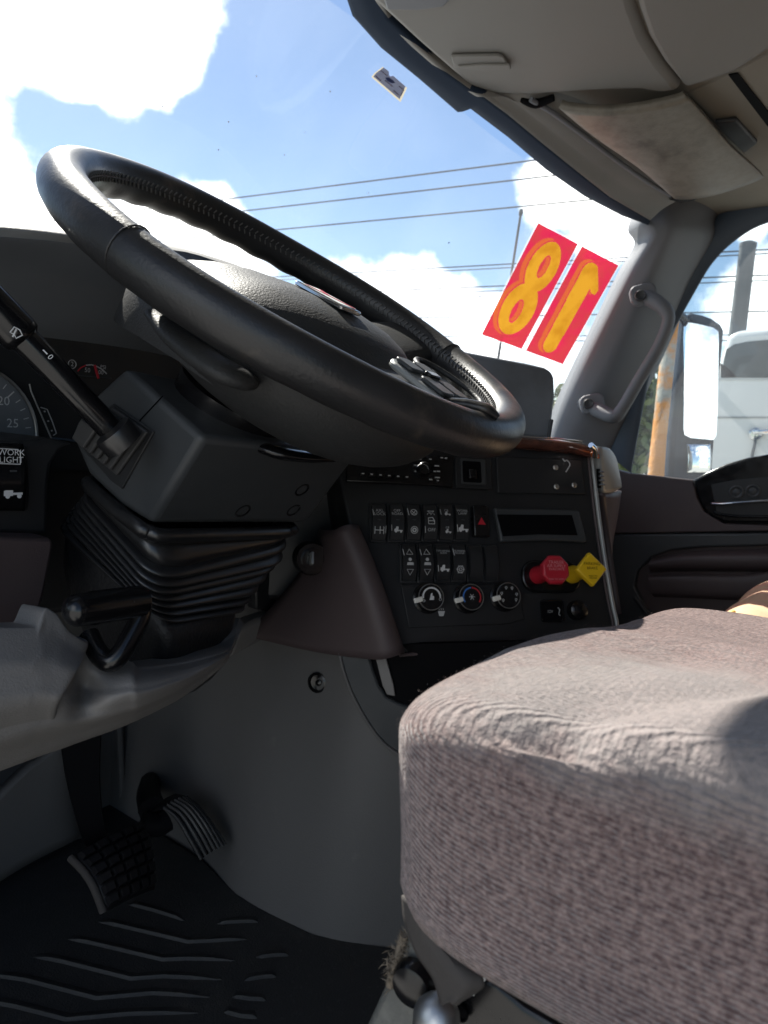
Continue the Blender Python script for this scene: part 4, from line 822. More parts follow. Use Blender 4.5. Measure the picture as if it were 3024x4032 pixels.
truck_icon(wl2, ly(52, 1934), LAX, .0165)
for q in range(3): seg(wl2, ly(56+q*5, 1912-q*2), ly(64+q*5, 1922-q*2), .0005)
prism('lower_left_panel', [ony(x, y, .17) for x, y in [(-300, 2108), (196, 2118), (208, 2126), (212, 2150), (180, 2320), (152, 2430), (130, 2450), (0, 2480), (-300, 2520)]], (0, .16, 0), 'burgundy', dash, bevel=.006, bseg=3)
# ================================================================== steering column
def seg_list(a, b, n): return [a+(b-a)*i/n for i in range(n+1)]
colm = thing('steering_column', 'black steering column with plastic shroud and ribbed rubber gaiter', 'steering column', V(-.5, .16, .44))
SX0, SX1 = -.600, -.392
Lp = [(488, 1446), (800, 1720), (590, 2064), (470, 1990), (345, 1870), (276, 1713), (300, 1655), (380, 1545)]
Lw = [onx(x, y, SX0) for x, y in Lp]
SV = V(SX1-SX0, 0, -.013)
shr = prism('shroud', Lw, SV, 'charcoal', colm, bevel=.007, bseg=3)
E2, E3, E1 = Lw[1], Lw[2], Lw[0]
RN = unit(np.cross(SV, E3-E2)); RN = RN if RN[1] < 0 else -RN
RH = lambda x, y, h=0.: hit(x, y, E2+RN*h, RN)
for x, y in ((949, 2000), (1148, 1998), (1181, 1918)):
    lathe('screw_hole', RH(x, y, -.004), RN, [(.0085, 0), (.0085, .0046), (.0072, .0046), (.0050, .0030), (.001, .0024)], 'gloss_black', shr, seg=18)
poly_line(shr, [onx(640, 1560, SX0-.0004), onx(556, 1650, SX0-.0004), onx(500, 1720, SX0-.0004)], .0006, 'pit_black', False)
# stalk gaiter: stepped squares around the stalk
cen = V(0, 0, 0); outq = [(600, 1702), (478, 1872), (372, 1778), (462, 1604)]
ctr = np.mean([onx(x, y, SX0) for x, y in outq], 0)
base_q = [(612, 1700), (486, 1926), (440, 1890), (300, 1730), (452, 1590)]
prism('gaiter_plate', [onx(x, y, SX0-.0005) for x, y in base_q], (-.002, 0, 0), 'black_plastic', shr, bevel=.001)
for k in range(6):
    f = 1-.115*k; sh_ = V(-.0050*k-.002, 0, 0); ctr = onx(424, 1694, SX0)
    prism('gaiter_step', [ctr+(onx(x, y, SX0)-ctr)*f+sh_ for x, y in outq], (-.0038, 0, 0), 'gaiter_grey', shr, bevel=.0016, bseg=3)
lathe('gaiter_collar', dep(452, 1706, .585), unit(dep(60, 1290, .55)-dep(440, 1690, .60)), [(.0175, -.012), (.0175, 0), (.0165, .003), (.013, .003)], 'rubber', shr)
# stalk lever
st = thing('wiper_stalk', 'black stalk lever with white wiper symbol beside the steering wheel', 'stalk lever', dep(440, 1690, .60))
sa, sb = dep(446, 1700, .60), dep(-160, 1076, .53); sdv = unit(sb-sa)
tube('shaft', [sa, dep(300, 1548, .577), dep(150, 1392, .56), dep(40, 1284, .549)], [.0108, .0108, .0115, .012], 'gloss_black', st, k=5, seg=24)
kb = lathe('twist_grip', dep(92, 1334, .5545), sdv, [(.0118, -.002), (.0152, .001), (.0160, .006), (.0157, .05), (.0150, .13), (.009, .14)], 'gloss_black', st, seg=28)
vx = unit(CAM-dep(150, 1390, .56)); tx = unit(-sdv-vx*(-sdv@vx)); ty = np.cross(vx, tx); SAX = (tx, ty, vx)
text('mark', '0', dep(198, 1406, .548), SAX, .0062, 'white_ink', st); box('mark', dep(178, 1386, .5485), SAX, (.0042, .0010, .0003), 'white_ink', st)
wc = dep(62, 1312, .5325); q = lambda u, v: wc+tx*u*.0070+ty*v*.0070
poly_line(st, [q(-.4, -.35), q(-.55, .35), q(0, .55), q(.55, .35), q(.4, -.35), q(0, -.2)], .0005); poly_line(st, [q(.1, -.5), q(-.25, .35)], .0006, closed=False)
# rubber gaiter between shroud and lower cover
def ring(pl, pc, pr, bulge, n=9):
    pl, pc, pr = map(np.asarray, (pl, pc, pr)); p4 = pl+pr-pc; m = (pl+pr)/2; out_ = []
    cs = [pc, pr, p4, pl]
    for i in range(4):
        a, b, c = cs[i-1], cs[i], cs[(i+1) % 4]
        r = .20
        for t in np.linspace(0, 1, n):
            p, q_ = b+(a-b)*r, b+(c-b)*r
            out_.append((1-t)**2*p+2*t*(1-t)*b+t*t*q_)
    out_ = np.array(out_); d = out_-m; d /= np.linalg.norm(d, axis=1)[:, None]
    return out_+d*bulge
KT = [0, .3, .42, .54, .78, 1.]
KL = [onx(x, y, -.602) for x, y in [(326, 1895), (304, 1925), (288, 1946), (270, 1968), (236, 2010), (200, 2076)]]
KC = [onx(x, y, X) for x, y, X in [(598, 2112, -.602), (620, 2276, -.598), (612, 2320, -.596), (606, 2354, -.594), (612, 2412, -.590), (640, 2466, -.584)]]
KR = [onx(x, y, X) for x, y, X in [(1168, 2092, -.402), (1156, 2140, -.402), (1140, 2206, -.405), (1106, 2240, -.41), (1022, 2350, -.425), (975, 2414, -.435)]]
def col_ring(t):
    ip = lambda L_: np.array([np.interp(t, KT, [q_[i] for q_ in L_]) for i in range(3)])
    return ip(KL), ip(KC), ip(KR)
rows = []; FB = [0, .09, .28, .38, .48, .58, .68, .78, .89, 1.]
for a, b in zip(FB[:-1], FB[1:]):
    for i in range(10):
        ph = i/10; t = a+(b-a)*ph; big = .5 if (a, b) == (.09, .28) else 1
        rows.append(ring(*col_ring(t), .0085*big*math.sin(math.pi*ph)**.75-.0050))
rows.append(ring(*col_ring(1.), -.0045))
gai = sheet('gaiter', rows, 'rubber', colm, ku=1, kv=1, cu=True, smooth=75)
tube('gaiter_lip', list(ring(*col_ring(0.0), .002)[::3]), .007, 'rubber', gai, k=3, seg=10, closed=True)
low = [ring(*col_ring(1.), -.004), ring(onx(214, 2250, -.60), onx(668, 2540, -.578), onx(945, 2482, -.44), .0), ring(onx(280, 2480, -.59), onx(650, 2690, -.57), onx(905, 2640, -.45), -.004), ring(onx(380, 2660, -.56), onx(640, 2780, -.55), onx(830, 2720, -.47), -.01)]
MATS['grain_black'] = mat('grain_black', (.012, .012, .013), .42, bump=(220, .0012, 3), rvar=(10, .55))
sheet('lower_cover', low, 'grain_black', colm, ku=1, kv=3, cu=True, caps=True, smooth=50)
# tilt handle below the gaiter
th = thing('tilt_lever', 'black column tilt lever with bright ball end and bent rod', 'lever', dep(540, 2420, .62))
ga, gb = dep(296, 2404, .545), dep(556, 2366, .60)
tube('grip', seg_list(ga, gb, 4), [.0125, .0135, .0135, .0135, .0130], 'gloss_black', th, k=2, seg=20)
gd = unit(ga-gb); lathe('end_ball', ga-gd*.004, gd, [(.0128, 0), (.0126, .003), (.0105, .008), (.006, .0115), (.001, .0125)], 'gloss_black', th, seg=24)
tube('rod', [dep(560, 2372, .604), dep(548, 2440, .60), dep(508, 2520, .592), dep(470, 2580, .586), dep(430, 2606, .584), dep(386, 2572, .59), dep(350, 2500, .60)], .0085, 'gloss_black', th, k=6, seg=14)
# ================================================================== steering wheel
TH, YW = math.radians(30.94), math.radians(2.58)
WN = unit(V(math.sin(YW), -math.sin(TH), math.cos(TH))); WA = unit(V(1, 0, 0)-WN*WN[0]); WB = np.cross(WN, WA); W0 = V(-.5, 0, .782)
wp = lambda a, b, n: W0+WA*a+WB*b+WN*n
sw = thing('steering_wheel', 'worn black leather steering wheel with stitched rim and padded hub', 'steering wheel', wp(0, 0, -.1))
RR, TRr = .2116, .0172
nu, nv = 240, 28; vs_, F = [], []
for i in range(nu):
    t = 2*math.pi*i/nu
    for j in range(nv):
        ph = 2*math.pi*j/nv
        r = TRr*(1+.035*math.sin(5*t)*math.sin(ph))
        back = max(0, -math.sin(ph)); r += .0016*back*(.5+.5*math.cos(34*t))*(1 if math.cos(t-.9) > .1 else .25)
        rad = RR+r*math.cos(ph); vs_.append(wp(rad*math.cos(t), rad*math.sin(t), r*1.06*math.sin(ph)))
for i in range(nu):
    for j in range(nv): F.append((i*nv+j, i*nv+(j+1) % nv, ((i+1) % nu)*nv+(j+1) % nv, ((i+1) % nu)*nv+j))
rim = add('rim', vs_, F, 'leather', sw, smooth=80)
stt = []
for i in range(190):
    t = 2*math.pi*i/190
    for sgn in (-1, 1):
        ph = math.pi+sgn*.13-.25; rr_ = RR+(TRr+.0007)*math.cos(ph)
        c = wp(rr_*math.cos(t), rr_*math.sin(t), (TRr+.0007)*1.06*math.sin(ph))
        tg = -WA*math.sin(t)+WB*math.cos(t); up_ = WN; d_ = unit(up_*.9+tg*.55*sgn); o_ = unit(WA*math.cos(t)+WB*math.sin(t))
        stt.append(boxgeo(c, (d_, np.cross(o_, d_), o_), (.0042, .0011, .0012)))
so = joined('stitching', stt, 'thread', rim, smooth=0); so['kind'] = 'stuff'
for t0 in (190, 350): # leather joints round the rim
    t = math.radians(t0); tube('rim_seam', [wp((RR+(TRr+.0003)*math.cos(p))*math.cos(t), (RR+(TRr+.0003)*math.cos(p))*math.sin(t), (TRr*1.06+.0003)*math.sin(p)) for p in np.linspace(0, 6.2832, 25)[:-1]], .0007, 'leather', rim, k=1, seg=6, closed=True)
# hub pad
ridge = lambda b: np.interp(b, [-.16, -.12, -.06, -.02, .04, .11, .16, .2], [.006, .012, .014, .012, .001, -.020, -.036, -.05])
rows = []
for s in [0, .2, .4, .6, .75, .86, .93, .98, 1., 1.]:
    rw = []
    for k in range(48):
        t = 2*math.pi*k/48; Ra, Rb = .122, (.155 if math.sin(t) > 0 else .118)
        e_ = 2.5; cs_, sn_ = math.cos(t), math.sin(t); q_ = (abs(cs_)**e_+abs(sn_)**e_)**(-1/e_)
        a, b = s*Ra*cs_*q_, s*Rb*sn_*q_-.005
        n = ridge(b)-.030*s**5-.010*(a/.12)**2-(.045 if len(rows) == 9 else 0)
        rw.append(wp(a, b, n))
    rows.append(rw)
pad = sheet('hub_pad', rows, 'pad_vinyl', sw, ku=1, kv=1, cu=True, smooth=60)
# emblem on the pad: chrome frame, light field, red stripe
ec = wp(0, -.020, .0110); en = unit(WN+WB*.12); eb = unit(WB-en*(WB@en)); ea = np.cross(eb, en); EAX = (ea, eb, en)
em = prism('emblem', rrect(ec, EAX, .030, .062, .004), en*.004, 'chrome', pad, bevel=.001)
v, F = polygeo(rrect(ec+en*.0041, EAX, .025, .050, .002), en*.0003); add('emblem_field', v, F, 'white_knob', em, smooth=0)
joined('emblem_stripe', [polygeo([ec+en*.0046+ea*u+eb*v_ for u, v_ in pl_], en*.0002) for pl_ in ([(-.012, .02), (-.007, .02), (.012, -.024), (.007, -.024)], [(.012, .02), (.008, .02), (-.002, .0), (.001, -.004)])], 'red_plastic', em, smooth=0)
# spokes
def spoke(a0, a1, b0, b1, n0, n1, w0, w1, m, nm='spoke'):
    d = unit(V(a1-a0, b1-b0, 0)); pn = V(-d[1], d[0], 0); rows = []
    for t in np.linspace(0, 1, 6):
        a, b, n = a0+(a1-a0)*t, b0+(b1-b0)*t, n0+(n1-n0)*t; w_ = w0+(w1-w0)*t
        rows.append([wp(a+pn[0]*w_*s, b+pn[1]*w_*s, n+h) for s, h in ((-.5, -.006), (-.46, .003), (-.25, .007), (.25, .007), (.46, .003), (.5, -.006), (.25, -.014), (-.25, -.014))])
    return sheet(nm, rows, m, sw, ku=3, kv=2, cu=True, caps=True, smooth=50)
spoke(-.095, -.203, -.005, .012, -.022, -.004, .085, .070, 'pad_vinyl'); spoke(.095, .203, -.005, .012, -.022, -.004, .085, .070, 'pad_vinyl')
lsp = spoke(.0, .0, -.105, -.200, -.012, .0, .075, .062, 'pad_vinyl')
# button cluster on the lower spoke
bt_ = prism('button_plate', rrect(wp(.004, -.152, .004), (WA, WB, WN), .052, .066, .012), WN*.006, 'silver_paint', sw, bevel=.002)
for (a, b, w_, h_) in ((-.008, -.134, .020, .020), (.016, -.134, .020, .020), (-.008, -.166, .020, .026), (.016, -.166, .020, .026)):
    prism('button', rrect(wp(a, b, .0105), (WA, WB, WN), w_, h_, .004), WN*.0035, 'charcoal', bt_, bevel=.001)
prism('button', rrect(wp(.004, -.150, .0135), (WA, WB, WN), .016, .008, .002), WN*.003, 'gloss_black', bt_, bevel=.001)
tube('trim_ring', [wp(.050+.028*math.cos(t), -.140+.036*math.sin(t), .010) for t in np.linspace(0, 6.2832, 19)[:-1]], .0026, 'pad_vinyl', bt_, k=2, seg=8, closed=True)
tube('spoke_trim', [wp(-.015, -.178, .006), wp(0, -.190, .012), wp(.008, -.205, .0175), wp(.012, -.215, .018)], [.006, .011, .012, .006], 'leather', sw, seg=14, flat=.5)
# back cover of the hub
rows = []
for s, n in ((1.0, -.026), (1.01, -.040), (.97, -.056), (.87, -.073), (.70, -.088), (.48, -.098), (.2, -.102)):
    rows.append([wp(.135*s*math.cos(t), -.02+(.150 if math.sin(t) > 0 else .155)*s*math.sin(t), n+.16*0) for t in np.linspace(0, 6.2832, 41)[:-1]])
bc = sheet('hub_cover', rows, 'pad_vinyl', sw, ku=1, kv=3, cu=True, caps=True, smooth=60)
hp = lambda x, y, a: hit(x, y, W0+WA*a, WA)
tube('paddle', [hp(604, 1236, -.150), hp(690, 1326, -.151), hp(800, 1410, -.150), hp(890, 1466, -.146), hp(950, 1488, -.136), hp(985, 1492, -.12)], [.008, .013, .015, .015, .013, .008], 'pad_vinyl', sw, k=5, seg=16, flat=.55)
lathe('column_neck', wp(0, .02, -.20), WN, [(.06, 0), (.06, .09)], 'gloss_black', sw)
# added bar in place of a highlight at the column opening
rl = thing('opening_highlight_bar', 'short added bar with glossy tip, standing in for a highlight below the steering wheel hub', 'stalk lever', hit(1050, 1790, E2-RN*.01, RN))
tube('highlight_bar', [RH(1030, 1762, -.006), RH(1110, 1786, .010), RH(1220, 1800, .018), RH(1306, 1806, .022)], [.012, .013, .011, .007], 'gloss_black', rl, k=5, seg=16, flat=.45)
# ================================================================== knee panel, tunnel, pedals, mat, seats, stickers
rim_ = [(-260, 2480), (60, 2480), (110, 2480), (160, 2484), (206, 2496), (256, 2520), (330, 2566), (420, 2604), (520, 2612), (560, 2634), (720, 2615), (860, 2580), (918, 2545), (938, 2470), (948, 2440)]
bot_ = [(-260, 3130), (60, 3012), (130, 2985), (172, 2970), (222, 2954), (262, 2938), (330, 2912), (420, 2880), (500, 2848), (560, 2820), (700, 2748), (820, 2660), (890, 2590), (930, 2500), (952, 2446)]
srim = lambda x: np.interp(x, [-260, 60, 160, 256, 330, 420, 520, 560, 720, 860, 918, 948], [2480, 2480, 2484, 2520, 2566, 2604, 2612, 2634, 2615, 2580, 2545, 2440])
sbot = lambda x: np.interp(x, [-260, 60, 330, 500, 700, 820, 890, 952], [3130, 3012, 2912, 2848, 2748, 2660, 2590, 2446])
def knee_y(x, y): # depth of the panel skin: a smooth bulge with a scooped finger pocket
    tv = (y-srim(x))/max(sbot(x)-srim(x), 30)
    Y = np.interp(x, [-260, 340, 560, 860, 918, 950], [.095, .072, .060, .068, .095, .14])
    Y += np.interp(tv, [-.4, 0, .25, .55, .8, 1.], [.012, 0, -.020, -.028, -.014, .040])*np.interp(x, [700, 950], [1, .3])
    du_, dv_ = (x-352)/75, (y-2700)/95; rot = du_*.8+dv_*.6
    return Y+.032*math.exp(-((du_*.85+dv_*.5)**2*1.6+(dv_*.85-du_*.5)**2))
rows = []
for t in (0, .03, .10, .2, .3, .4, .5, .6, .7, .8, .9, 1.):
    rw = []
    for k, ((x0, y0), (x1, y1)) in enumerate(zip(rim_, bot_)):
        X_, Y_ = x0+(x1-x0)*t, y0+(y1-y0)*t; rw.append(ony(X_, Y_, knee_y(X_, Y_)))
    rows.append(rw)
rows = [[p+V(0, .04, -.004) for p in rows[0]], [p+V(0, .006, .001) for p in rows[0]]]+rows+[[p+V(0, .05, .01) for p in rows[-1]]]
kp = thing('knee_panel', 'grained grey plastic knee panel wrapping the base of the steering column', 'knee panel', V(-.62, .12, .40))
sheet('panel_skin', rows, 'grey_plastic', kp, ku=4, kv=4, smooth=70)
# left skin: its free right edge stands proud of the finger pocket
tops = [(-260, 2480), (-60, 2480), (60, 2480), (128, 2478), (150, 2470), (178, 2406), (204, 2412), (230, 2432), (272, 2490), (342, 2536)]
redge = lambda t: (np.interp(t, [0, .15, .33, .5, .62, .8, 1], [342, 322, 282, 240, 217, 216, 230]), np.interp(t, [0, .15, .33, .5, .62, .8, 1], [2536, 2596, 2672, 2746, 2796, 2870, 2950]))
rows = []
for t in np.linspace(0, 1, 13):
    rw = []; xr, yr_ = redge(t); xl, yl_ = 60, 2480+(3012-2480)*t
    for k, (x0, y0) in enumerate(tops):
        if k < 3: X_, Y_ = x0, y0+((3130, 3060, 3012)[k]-y0)*t
        else:
            f = (x0-60)/282; X_ = xl+(xr-xl)*f; Y_ = yl_+(yr_-yl_)*f+(y0-(2480+56*f))*(1-t)**4
        tv = (Y_-srim(X_))/max(sbot(X_)-srim(X_), 30)
        Yd = np.interp(X_, [-260, 340], [.095, .072])+np.interp(tv, [-.4, 0, .25, .55, .8, 1.], [.012, 0, -.020, -.028, -.014, .040])-.010*np.interp(t, [0, .55, .75], [1, 1, -.3])
        rw.append(ony(X_, Y_, Yd))
    rw += [rw[-1]+V(.004, .008, 0), rw[-1]+V(.004, .035, 0)]
    rows.append(rw)
rows = [[p+V(0, .035, -.002) for p in rows[0]], [p+V(0, .005, .001) for p in rows[0]]]+rows
sheet('left_skin', rows, 'grey_plastic', kp, ku=3, kv=3, smooth=70)
prism('right_wing', [ony(x, y, .235) for x, y in [(940, 2480), (1010, 2440), (1180, 2384), (1160, 2430), (1060, 2510), (965, 2560), (900, 2600)]], (0, .03, 0), 'grey_plastic', kp, bevel=.006)
# ---- tunnel
bl_ = [(-.296, .62), (-.296, .485), (-.292, .40), (-.299, .325), (-.325, .235), (-.322, .15), (-.305, .075), (-.262, .008), (-.20, -.05), (-.05, -.09), (.22, -.09), (.32, -.04), (.34, .62)]
tl_ = [(-.25, .62), (-.25, .485), (-.25, .40), (-.25, .325), (-.25, .235), (-.25, .15), (-.25, .085), (-.22, .03), (-.17, -.015), (-.05, -.045), (.18, -.045), (.27, -.01), (.29, .62)]
rows = []
for t in (0, .04, .3, .6, .9, 1):
    z = .44*t-.01; f = t**.8
    rows.append([V(b[0]*(1-f)+q_[0]*f, b[1]*(1-f)+q_[1]*f, z) for b, q_ in zip(bl_, tl_)])
tn = thing('engine_tunnel', 'grey plastic engine tunnel cover beside the driver footwell', 'engine tunnel', V(0, .25, 0))
sheet('tunnel_skin', rows, 'tunnel_grey', tn, ku=4, kv=3, smooth=70)
add('tunnel_top', [V(x, y, .43) for x, y in tl_], [tuple(range(len(tl_)))], 'tunnel_grey', tn, smooth=0)
tnN = unit(V(-.97, -.22, .10)); tP = V(-.262, .15, .30); th_ = lambda x, y, h=0.: hit(x, y, tP+tnN*h, tnN)
sc_ = lathe('screw', th_(1255, 2685, .0), tnN, [(.014, 0), (.014, .006), (.0115, .007), (.010, .004), (.004, .003)], 'gloss_black', tn, seg=20)
lathe('screw_head', th_(1258, 2687, .003), tnN, [(.0045, 0), (.0045, .004), (.002, .0052)], 'gloss_black', sc_, seg=14)
sN = unit(V(-.86, -.50, .05)); sP = V(-.262, .045, .33); sh2 = lambda x, y, h=0.: hit(x, y, sP+sN*h, sN)
arc_o = [(1336, 2570), (1352, 2640), (1380, 2720), (1420, 2800), (1470, 2880), (1520, 2936), (1580, 2976), (1660, 3010)]
arc_i = [(1700, 2830), (1640, 2796), (1560, 2766), (1520, 2744), (1492, 2700), (1470, 2640), (1450, 2570)]
prism('cubby_frame', [sh2(x, y, .010) for x, y in arc_o+arc_i], -sN*.06, 'charcoal', tn, bevel=.003)
prism('cubby_shade_sheet', [sh2(x, y, .004) for x, y in [(1440, 2540), (1470, 2630), (1496, 2700), (1524, 2742), (1564, 2766), (1650, 2798), (2340, 2880), (2340, 2520)]], -sN*.01, 'pit_black', tn)  # flat black sheet on the tunnel skin, painting the open cubby's shade
prism('cubby_liner', [sh2(x, y, .009) for x, y in [(1478, 2590), (1520, 2590), (1550, 2700), (1556, 2742), (1524, 2736), (1506, 2700)]], -sN*.004, 'grey_plastic', tn, bevel=.001)
tube('cubby_bead', [sh2(x, y, .010) for x, y in arc_o], .0022, 'tunnel_grey', tn, k=4, seg=8)
# firewall mouldings
fm = thing('firewall_panel', 'moulded grey firewall panel with a screw cap behind the brake pedal', 'panel', V(-.55, .57, .1))
fy = lambda x, y, Y: ony(x, y, Y)
sheet('moulding', [[fy(-200, 3560, .50), fy(60, 3395, .50), fy(240, 3305, .50), fy(290, 3310, .52)], [fy(-180, 3400, .50), fy(48, 3240, .50), fy(235, 3160, .50), fy(262, 3160, .53)], [fy(-100, 3200, .50), fy(90, 3080, .50), fy(235, 2990, .50), fy(262, 2990, .53)], [fy(100, 3000, .50), fy(160, 2960, .50), fy(240, 2900, .50), fy(270, 2900, .53)]], 'tunnel_grey', fm, ku=4, kv=4, solid=-.02)
lathe('cap_ring', fy(168, 3224, .498), (0, -1, .1), [(.022, 0), (.022, .003), (.017, .004), (.016, .002)], 'tunnel_grey', fm)
lathe('screw_cap', fy(166, 3226, .494), (0, -1, .1), [(.0145, 0), (.0145, .005), (.012, .006), (.010, .003), (.003, .005)], 'burgundy', fm)
for pts in ([(470, 2860), (476, 3000), (482, 3140)], [(690, 2980), (680, 3060), (668, 3150)], [(766, 2710), (752, 2900), (730, 2930), (700, 3000)], [(648, 3020), (632, 3120)]):
    tube('rib', [fy(x, y, .555) for x, y in pts], .006, 'tunnel_grey', fm, k=4, seg=8)
lathe('stud', fy(702, 2952, .55), (0, -1, 0), [(.007, 0), (.007, .004), (.004, .007)], 'tunnel_grey', fm)
prism('pedal_slot', [fy(x, y, .545) for x, y in [(520, 3240), (524, 3150), (545, 3080), (610, 3030), (640, 3020), (626, 3070), (640, 3200), (600, 3270)]], (0, .02, 0), 'pit_black', fm)
# ---- floor mat
FZ = .006
mt = thing('floor_mat', 'black rubber floor mat with raised chevron ridges in the driver footwell', 'floor mat', V(-.5, .2, .004))
mpts = [(-1.0, -.45), (-.22, -.45), (-.255, -.01), (-.31, .10), (-.32, .235), (-.30, .33), (-.298, .46), (-.40, .53), (-.55, .565), (-1.0, .565)]
prism('mat_sheet', [V(x, y, .003) for x, y in mpts], (0, 0, FZ-.002), 'mat_rubber', mt, bevel=.002)
ridges = [[(506, 3562), (600, 3586), (724, 3624)], [(386, 3630), (480, 3650), (740, 3712), (830, 3708), (972, 3698)], [(266, 3698), (360, 3716), (640, 3782), (740, 3778), (924, 3782)], [(130, 3768), (240, 3788), (515, 3857), (640, 3848), (872, 3857)], [(-60, 3838), (100, 3862), (380, 3934), (600, 3914), (826, 3926)], [(-60, 3945), (60, 3966), (262, 4018), (500, 3996), (780, 3988)], [(-60, 4040), (150, 4096), (460, 4072), (700, 4060)],
          [(855, 3638), (935, 3632), (1016, 3630)], [(1010, 3772), (1080, 3764), (1136, 3762)], [(962, 3862), (1030, 3850), (1088, 3846)], [(915, 3926), (985, 3936), (1046, 3938)], [(880, 3986), (950, 4004), (1012, 4008)]]
for r in ridges:
    Q = [onz(x, y, FZ+.001) for x, y in r]; P = np.array([a+(b-a)*i/4 for a, b in zip(Q[:-1], Q[1:]) for i in range(4)]+[Q[-1]]); n = len(P); v, F = [], []
    for i in range(n):
        tg = unit(P[min(i+1, n-1)]-P[max(i-1, 0)]); sd_ = unit(np.cross(tg, V(0, 0, 1))); taper = min(1, 6*min(i, n-1-i)/n+.25)
        for u, h in ((-.012, 0), (-.0020, .0046*taper), (.0002, .0048*taper), (.0022, 0)): v.append(P[i]+sd_*u+V(0, 0, h-.001))
    for i in range(n-1):
        for j in range(3): F.append((i*4+j, i*4+j+1, (i+1)*4+j+1, (i+1)*4+j))
    add('ridge', v, F, 'mat_rubber', mt, smooth=30)
# ---- pedals
bpd = thing('brake_pedal', 'hanging black brake pedal with a grid-grooved rubber pad', 'pedal', onz(430, 3560, .03))
pc = [dep(296, 3362, .86), dep(556, 3234, .94), dep(612, 3490, .90), dep(424, 3578, .84)]
pn_ = unit(np.cross(pc[1]-pc[0], pc[3]-pc[0])); pn_ = pn_ if pn_@(CAM-pc[0]) > 0 else -pn_
def pq(u, v, h=0): # u along the top edge, v downwards, slightly domed
    p = (pc[0]*(1-u)+pc[1]*u)*(1-v)+(pc[3]*(1-u)+pc[2]*u)*v
    return p+pn_*(h+.012*(1-(2*u-1)**2)*.6+.010*(1-(2*v-1)**2))
bpl = sheet('pedal_plate', [[pq(u, v, -.004) for u in np.linspace(-.02, 1.02, 6)] for v in np.linspace(-.02, 1.02, 6)], 'pedal_rubber', bpd, ku=2, kv=2, solid=.012)
for i in range(5):
    for j in range(6):
        u0, u1 = i/5+.022, (i+1)/5-.022; v0, v1 = j/6+.02, (j+1)/6-.02
        q4 = [pq(u0, v0, -.003), pq(u1, v0, -.003), pq(u1, v1, -.003), pq(u0, v1, -.003)]
        q5 = [pq(u0+.01, v0+.01, .006), pq(u1-.01, v0+.01, .006), pq(u1-.01, v1-.01, .006), pq(u0+.01, v1-.01, .006)]
        add('tread_block', q4+q5, [(0, 3, 2, 1), (4, 5, 6, 7), (0, 1, 5, 4), (1, 2, 6, 5), (2, 3, 7, 6), (3, 0, 4, 7)], 'pedal_rubber', bpl, smooth=20)
tube('pedal_edge', [pq(-.03, v, -.006) for v in (0, .3, .6, 1)], .005, 'strap', bpl, k=3, seg=8)
a0, a1 = [dep(x, y, d) for x, y, d in ((318, 2900, .94), (326, 3050, .93), (345, 3180, .92), (372, 3290, .905), (395, 3350, .885))], None
wv = [unit(V(.82, -.57, 0))*s for s in (.034, .028, .023, .020, .018)]
sheet('arm', [[p-w_*.75 for p, w_ in zip(a0, wv)], [p-w_*.7+unit(CAM-p)*.006 for p, w_ in zip(a0, wv)], [p+w_*.7+unit(CAM-p)*.006 for p, w_ in zip(a0, wv)], [p+w_*.75 for p, w_ in zip(a0, wv)], [p+w_*.6-unit(CAM-p)*.03 for p, w_ in zip(a0, wv)], [p-w_*.6-unit(CAM-p)*.03 for p, w_ in zip(a0, wv)]], 'pit_black', bpd, ku=4, kv=1, cv=True, smooth=30)
apd = thing('accelerator_pedal', 'curved black accelerator pedal with fine lengthwise ribs', 'pedal', onz(840, 3400, .02))
ac = [[(596, 3196), (640, 3150), (690, 3124)], [(640, 3186), (690, 3150), (740, 3138)], [(690, 3226), (742, 3184), (790, 3182)], [(738, 3306), (796, 3256), (844, 3254)], [(784, 3388), (846, 3346), (892, 3326)]]
dd = [[1.04, 1.05, 1.07], [1.02, 1.03, 1.05], [1.01, 1.02, 1.04], [1.0, 1.01, 1.03], [1.0, 1.01, 1.03]]
ar = [[dep(x, y, d-.01) for (x, y), d in zip(r, dr)] for r, dr in zip(ac, dd)]
ap = sheet('pedal_pad', ar, 'pedal_rubber', apd, ku=4, kv=5, solid=.002)
for s in np.linspace(.06, .94, 7):
    tube('pad_rib', [(r[0]*(1-s)+r[2]*s)+unit(CAM-r[1])*.0035+(r[1]-(r[0]+r[2])/2)*(1-(2*s-1)**2) for r in ar[1:]], .0026, 'gaiter_grey', ap, k=4, seg=6)
tube('arm', [dep(600, 3190, 1.05), dep(585, 3130, 1.10), dep(590, 3080, 1.16)], [.02, .018, .016], 'pedal_rubber', apd, k=4, seg=10)
tube('pivot_block', [dep(560, 3240, 1.02), dep(620, 3250, 1.03), dep(660, 3230, 1.04)], .016, 'pedal_rubber', apd, k=3, seg=10)
